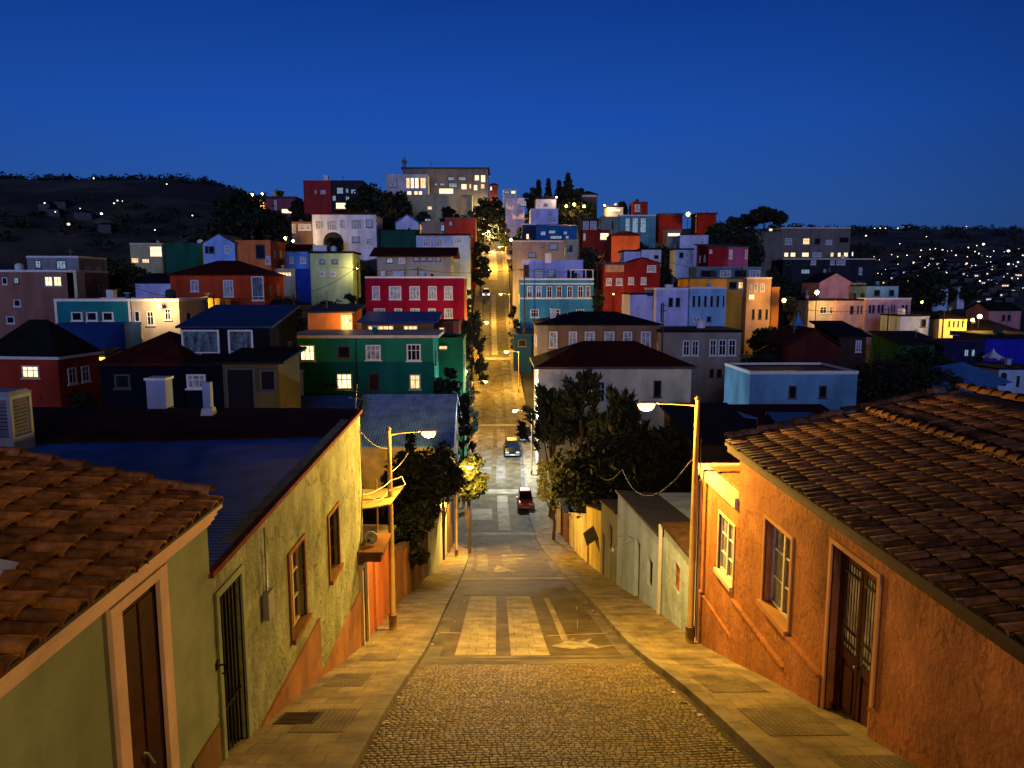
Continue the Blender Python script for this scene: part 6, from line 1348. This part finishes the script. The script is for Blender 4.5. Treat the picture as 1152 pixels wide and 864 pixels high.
# cables
CABLE = plain('white_cable', (.35, .33, .28), .6); CABLED = plain('black_cable', (.015, .014, .013), .6)
def cable(label, pts, r, mat, sag=.3, name='cable'):
    b = MB(); P = [Vector(p) for p in pts]; out = []
    for i in range(len(P)-1):
        L = (P[i+1]-P[i]).length
        for k in range(8):
            t = k/8; out.append(P[i].lerp(P[i+1], t)+Vector((0, 0, -sag*L*.25*4*t*(1-t))))
    out.append(P[-1]); b.tube(out, r, 5); o = b.build(name, mat); tag(o, label, 'cable'); return o
pl = Vector((-2.92, 19.4, 0))
cable('pale cable looping from the olive house to the left lamp pole', [at(404, 557, 18.2), at(425, 551, 18.9), at(440, 540, 19.4), at(452, 536, 19.5), at(456, 545, 19.4), at(446, 549, 19.4), at(438, 552, 19.4)], .013, CABLE, .2)
cable('lower pale cable from the pole down to the porch', [at(436, 553, 19.3), at(428, 562, 18.9), at(418, 560, 18.6), at(402, 549, 18.3)], .011, CABLE, .3)
cable('thin cable rising from the left pole to the trees', [at(440, 531, 19.4), at(459, 510, 22)], .009, CABLE, .1)
cable('sagging wire across the dark trees to the right lamp pole', [at(778, 518, 17.3), at(700, 528, 34), at(668, 526, 44)], .018, CABLED, .25)
cable('black wire running down the corner of the rough olive house', [(-3.38, 17.9, -3.4), (-3.36, 17.85, -5.0), (-3.36, 17.5, -6.1), (-3.36, 16.4, -7.0)], .013, CABLED, .1)
cable('cable strapped down the right lamp pole', [(4.83, 17.2, -3.6), (4.84, 17.2, -5.5), (4.84, 17.2, -8.6)], .016, CABLED, .0)
cable('wire from the olive house gable to the left pole', [(-3.4, 17.9, -3.5), (-2.95, 19.45, -4.3)], .010, CABLED, .3)
g = thing('wall_bracket', 'looped pale metal lamp bracket on the grey blue house', 'bracket', (4.98, 26.2, -9.2)); b = MB()
b.tube([(0, 0, 0), (-.30, .2, .06), (-.62, .3, -.10), (-.70, .3, -.42)], .022, 6); b.tube([(0, 0, -.08), (-.35, .3, -.35), (-.66, .3, -.60)], .018, 6); b.lathe((-.70, .3, -.62), [(.09, 0), (.07, .12), (.02, .2)], 8); b.build('arm', STEEL, g)
g = thing('tv_aerial', 'bent aerial on the gable end of the rough olive house', 'aerial', (-3.5, 18.0, -3.0)); b = MB()
b.tube([(0, 0, -.3), (0, 0, .1), (.05, 0, .62)], .016, 5); b.tube([(-.22, 0, .48), (.3, .1, .40)], .009, 4); b.tube([(-.15, 0, .30), (.42, .05, .22), (.5, 0, .34)], .009, 4); b.build('mast', IRON, g)
# drain grate in the left sidewalk and small holes
def slopebox(mb, x0, x1, y0, y1, l0, l1): mb.hexa([(x0, y0, prof(y0)+l0), (x1, y0, prof(y0)+l0), (x1, y1, prof(y1)+l0), (x0, y1, prof(y1)+l0), (x0, y0, prof(y0)+l1), (x1, y0, prof(y0)+l1), (x1, y1, prof(y1)+l1), (x0, y1, prof(y1)+l1)])
g = thing('drain_grate', 'rusty square drain grate in the left sidewalk', 'drain grate', (-3.0, 10.3, prof(10.3)+SW)); b = MB()
for i in range(9): y = 10.02+i*.065; slopebox(b, -3.22, -2.72, y, y+.03, SW-.03, SW+.014)
slopebox(b, -3.26, -3.22, 10.0, 10.6, SW-.03, SW+.016); slopebox(b, -2.72, -2.68, 10.0, 10.6, SW-.03, SW+.016); slopebox(b, -3.22, -2.72, 10.57, 10.6, SW-.03, SW+.015)
rel(b.build('bars', stucco('rust', (.07, .045, .03), var=.4, bump=.3), g), g)
b = MB(); slopebox(b, -3.25, -2.69, 10.0, 10.6, SW-.1, SW+.006); rel(b.build('pit_shade', plain('pit_shade_black', (.01, .008, .006), .9), g), g)  # solid black slab under the bars, painted as the darkness below

# ================================================================== FAR HILLS: woods, houses and lights
def onray_ground(px, py, d0, d1):
    """where the sight line first meets the ground between two depths"""
    d = d0
    while d < d1:
        v = at(px, py, d)
        if v.z < far_z(v.x, v.y): return v
        d += 6
    return None
fw = MB(); rw = random.Random(2)
def blob(mb, c, r, n, leaf): leaves(mb, rw, c, r, n, leaf, .8)
for i in range(900):
    ang = R(rw.uniform(-46, -13)); rr = rw.choice([rw.uniform(700, 780), rw.uniform(430, 760)]) if i % 3 else rw.uniform(735, 770)
    x, y = math.sin(ang)*rr, math.cos(ang)*rr
    if rr < 720 and noise.noise(Vector((x*.01, y*.01, 4))) < .02: continue
    s = rw.uniform(3, 7); blob(fw, Vector((x, y, far_z(x, y)+s*.3)), s, 34, 1.5)
tag(fw.build('far_woods', LEAFD), kind='stuff')
fw = MB()
for i in range(420):
    ang = R(rw.uniform(20, 46)); rr = rw.uniform(1840, 1960) if i % 2 else rw.uniform(900, 1850)
    x, y = math.sin(ang)*rr, math.cos(ang)*rr; s = rw.uniform(6, 12); blob(fw, Vector((x, y, far_z(x, y)+s*.25)), s, 26, 3.2)
tag(fw.build('far_ridge_woods', LEAFD), kind='stuff')
# far houses with lit windows on the right hillside and lamps among them
PALE = stucco('far_wall', (.07, .07, .08), var=.2, bump=0); fr = random.Random(9)
FARWIN = plain('far_window', (.5, .4, .3), .5, emit=(1, .68, .36), es=1.3, sample=False); FARWIN2 = plain('far_window_white', (.5, .5, .5), .5, emit=(.85, .8, .8), es=.8, sample=False)
def far_house(v, s, lit, label, group, k):
    n = fr.choice([1, 1, 2, 3])
    if lit and v.x > 0: label = 'far house with %s lit window%s on the right hillside' % (('one', 'two', 'three')[n-1], '' if n == 1 else 's'); group = group+', '+('one', 'two', 'three')[n-1]
    g = thing('far_house', label, 'house', (v.x, v.y, far_z(v.x, v.y)-1.0), R(fr.uniform(-20, 20)), group)
    w, dd, hh = 8*s, 7*s, 5*s+1; b = MB(); b.box(-w/2, w/2, 0, dd, -2, hh); b.build('wall', PALE, g)
    b = MB(); b.hexa([(-w/2-.4, -.4, hh), (w/2+.4, -.4, hh), (w/2+.4, dd+.4, hh), (-w/2-.4, dd+.4, hh), (-w/4, dd*.4, hh+1.6*s), (w/4, dd*.4, hh+1.6*s), (w/4, dd*.6, hh+1.6*s), (-w/4, dd*.6, hh+1.6*s)]); b.build('roof', DARKROOF, g)
    if lit:
        b = MB()
        for i in range(n):
            x = -w*.38+i*w*.27; b.box(x, x+w*.2, -.12, 0, hh*.5, hh*.72)
        b.build('window', FARWIN if k % 3 else FARWIN2, g)
spots = []
for i in range(170):
    t = fr.random(); px = 985+165*fr.random()**.75; py = 300+7*math.sin(px*.07)+62*abs(fr.gauss(0, .42))
    if px < 1030 and py > 330: continue
    v = onray_ground(px, py, 340, 1900)
    if v: spots.append(v)
for k, v in enumerate(spots):
    dist = v.length
    far_house(v, max(.9, dist/1000*1.1), k % 5 < 3, 'far house with a lit window on the right hillside' if k % 5 < 3 else 'dark far house on the right hillside', 'far houses with lit windows, right hillside' if k % 5 < 3 else 'dark far houses, right hillside', k)
def far_lamp(px, py, d0, d1, r, label, group, white=False):
    v = onray_ground(px, py, d0, d1)
    if not v: return
    r = r*.8*v.length/1000; g = thing('far_lamp', label, 'street lamp', (v.x, v.y, far_z(v.x, v.y)-.5), 0, group); b = MB(); b.tube([(0, 0, -1), (0, 0, 5)], .15, 4); b.build('pole', DARKTRIM, g)
    b = MB(); b.lathe((0, 0, 5+r*.8), [(.05, -r*.8), (r*.75, -r*.5), (r, 0), (r*.75, r*.5), (.05, r*.8)], 8); b.build('globe', FARBULB2 if white else FARBULB, g)
for (px, py, r) in [(1106, 280, 1.7), (1098, 281, 1.2), (1134, 288, 1.9), (1101, 291, 1.7), (1089, 283, .9), (1060, 286, 1), (1046, 293, 1), (1068, 301, 1.1), (1087, 302, 1.2), (1134, 303, 1.3), (1118, 307, .9), (1040, 306, .9), (1102, 322, 1), (1020, 292, .8), (1052, 284, .7), (1036, 286, .8), (1075, 292, .9), (1145, 300, .9), (1150, 292, 1.0), (1013, 318, .9),
                    (984, 260, .7), (990, 260, .9), (996, 260, .7), (1010, 260, .8), (1016, 258, .9), (1022, 258, .8), (1088, 257, .8), (1092, 254, .7), (1101, 256, .9), (1119, 256, .9), (1124, 257, .8), (1087, 258, .5), (974, 269, 1.1), (1042, 270, .6)]:
    far_lamp(px, py, 400, 1990, r, 'far street lamp glowing on the right hillside', 'far lamps on the right hillside', white=px % 3 == 0)
f2 = random.Random(33)
for i in range(85):
    px = 980+172*f2.random(); py = f2.choice([288+f2.gauss(0, 5), 303+f2.gauss(0, 4), 312+f2.gauss(0, 9), 300+8*math.sin(px*.05), 335+f2.gauss(0, 14)])
    if px < 1032 and py > 318: continue
    far_lamp(px, py, 400, 1990, f2.uniform(.35, .7), 'tiny pale light in the dense band of far lamps on the right', 'tiny lights on the right hillside', white=i % 2 == 0)
for (px, py, r) in [(78, 264, 2.0), (115, 253, 1.9), (129, 238, 1.1), (133, 238, 1.1), (139, 238, 1.2), (106, 209.5, 1.1), (188, 215, .9), (63, 248, .9), (51, 238, 1.1), (175, 269, 1.0), (217, 252, 1.0), (91, 247, .7)]:
    far_lamp(px, py, 330, 790, r, 'far lamp on the dark left hill', 'far lamps on the left hill', white=px % 2 == 1)
for (px, py) in [(68, 236), (96, 250), (50, 240), (60, 247), (90, 248), (118, 262)]:
    v = onray_ground(px, py, 330, 780)
    if v: far_house(v, .9, False, 'dim pale house on the dark left hill', 'dim houses on the left hill', 1)


# ================================================================== roof clutter and overhead wires of the hill town
rc_ = random.Random(21); TANK = stucco('tank_plastic', (.05, .055, .06), var=.2, bump=.05); cand = [h for h in H if 64 < h['d'] < 215 and h['X1']-h['X0'] > 4]
for i, h in enumerate(cand):
    nm = h['name'].replace('_', ' '); ro = h['roof']; x = h['X0']+(h['X1']-h['X0'])*rc_.uniform(.2, .8); y = h['d']+h['dep']*rc_.uniform(.35, .6)
    z = h['zt']+(.1 if ro == 'flat' else ro[1]*(.55 if ro[0] in ('shed', 'gx', 'gy', 'hip', 'arc') else 1)-.15)
    k = i % 3
    if k == 0 and ro == 'flat' or (k == 0 and ro[0] == 'slab'):
        g = thing('water_tank', 'round water tank on the roof of the %s' % nm, 'water tank', (x, y, z)); b = MB(); b.lathe((0, 0, 0), [(.5, 0), (.55, .3), (.55, .9), (.4, 1.1), (.15, 1.18)], 12); b.build('tank', TANK if i % 2 else WHITE, g)
        b = MB(); b.box(-.6, .6, -.6, .6, -.1, -.002); b.build('base', CONC2, g)
    elif k == 1:
        g = thing('roof_aerial', 'thin aerial on the roof of the %s' % nm, 'aerial', (x, y, z)); b = MB(); hh = rc_.uniform(1.2, 2.2); b.tube([(0, 0, -.6), (0, 0, hh)], .035, 4)
        for q in range(4): b.tube([(-.45+.06*q, 0, hh*(.62+.1*q)), (.45-.06*q, 0, hh*(.62+.1*q))], .018, 4)
        b.build('mast', STEEL, g)
    elif k == 2:
        g = thing('roof_vent', 'small chimney vent on the roof of the %s' % nm, 'vent', (x, y, z)); b = MB(); b.box(-.22, .22, -.22, .22, -1.0, .7); b.build('shaft', wallmat(h['col']), g); b = MB(); b.box(-.3, .3, -.3, .3, .701, .78); b.build('cap', STEEL, g)
poles = []
for i, (px, py, d) in enumerate([(150, 318, 108), (330, 330, 98), (402, 300, 122), (300, 262, 150), (590, 300, 118), (672, 300, 128), (748, 290, 138), (835, 300, 118), (905, 345, 118), (1000, 345, 118), (1062, 350, 112), (690, 262, 165), (470, 300, 128), (240, 330, 92), (840, 395, 74), (985, 388, 78)]):
    v = at(px, py, d); gz = terr(v.x, d); g = thing('utility_pole', 'wooden utility pole %s' % ('beside the red orange house', 'above the orange shack', 'by the light green house', 'above the bright blue house', 'by the lilac terrace house', 'left of the red panel house', 'right of the white row houses', 'behind the ochre house', 'left of the cream lamp house', 'at the pink row house', 'by the yellow lamp house', 'under the pale teal house', 'on the left of the grey red roofed house', 'below the red orange house', 'left of the pale blue bungalow', 'above the pale blue bungalow')[i], 'utility pole', (v.x, d, max(gz, v.z-9)))
    hh = v.z-max(gz, v.z-9); b = MB(); b.tube([(0, 0, -2), (0, 0, hh)], [.13, .09], 6); b.build('pole', BARK, g); b = MB(); b.box(-.8, .8, -.05, .05, hh-.55, hh-.45); b.build('crossarm', BARK, g); poles.append(v)
links = [(0, 13), (13, 1), (1, 2), (2, 12), (12, 4), (4, 5), (5, 6), (6, 7), (7, 8), (8, 9), (9, 10), (3, 2), (11, 5), (14, 15), (14, 8)]
W_ = ('first', 'second')
for i, (a_, c_) in enumerate(links):
    pa, pc = poles[a_], poles[c_]
    cable('overhead wire span between two utility poles, %s' % ('left slope beside the red orange house', 'left slope above the balcony house', 'left slope by the light green house', 'left slope to the grey house', 'across the uphill street', 'over the sky blue house', 'over the red gabled house', 'over the ochre house', 'over the orange corner house', 'over the peach row house', 'over the white garage', 'above the villa', 'below the pale teal house', 'over the pale blue bungalow', 'above the blue tent')[i], [pa+Vector((-.6, 0, -.4)), pc+Vector((-.6, 0, -.4))], .035, CABLED, .12)


g = thing('meter_box', 'grey electricity meter box with conduit on the rough olive house', 'meter box', (-3.40, 10.35, -4.6)); b = MB(); b.box(.0, .09, -.13, .13, -.2, .2); b.build('box', STEEL, g); b = MB(); b.tube([(.03, 0, .2), (.03, 0, 1.15)], .014, 6); b.build('conduit', STEEL, g)
g = thing('wall_tie', 'small rusty iron hook in the wall beside the gated door', 'hook', (-3.40, 8.50, -4.55)); b = MB(); b.tube([(0, 0, 0), (.09, 0, .01), (.1, 0, -.09), (.05, 0, -.11)], .014, 6); b.box(-.005, .012, -.04, .04, -.05, .06); b.build('hook', IRON, g)
g = thing('rain_pipe', 'dark rain pipe at the corner between the orange house and its annex', 'pipe', (4.95, 17.55, -4.7)); b = MB(); b.tube([(0, 0, 0), (0, 0, -4.2)], .045, 8); b.build('pipe', STEEL, g)
rl = random.Random(77)
for i in range(16):
    y = rl.uniform(9, 26); x = rl.choice([-1.72, 3.1])+rl.uniform(-.05, .05); o = MB(); c = Vector((x, y, prof(y)+.012)); a_ = rl.uniform(0, 3)
    u = Vector((math.cos(a_), math.sin(a_), -.3*math.sin(a_)))*.05; w = Vector((-math.sin(a_), math.cos(a_), -.3*math.cos(a_)))*.035
    o.quad(c-u-w, c+u-w+Vector((0, 0, .015)), c+u+w, c-u+w+Vector((0, 0, .02)))
    tag(o.build('litter_scrap', WHITE if i % 3 else BARK), 'small crumpled scrap lying in the gutter along the kerb', 'litter', 'scraps of litter in the gutters')
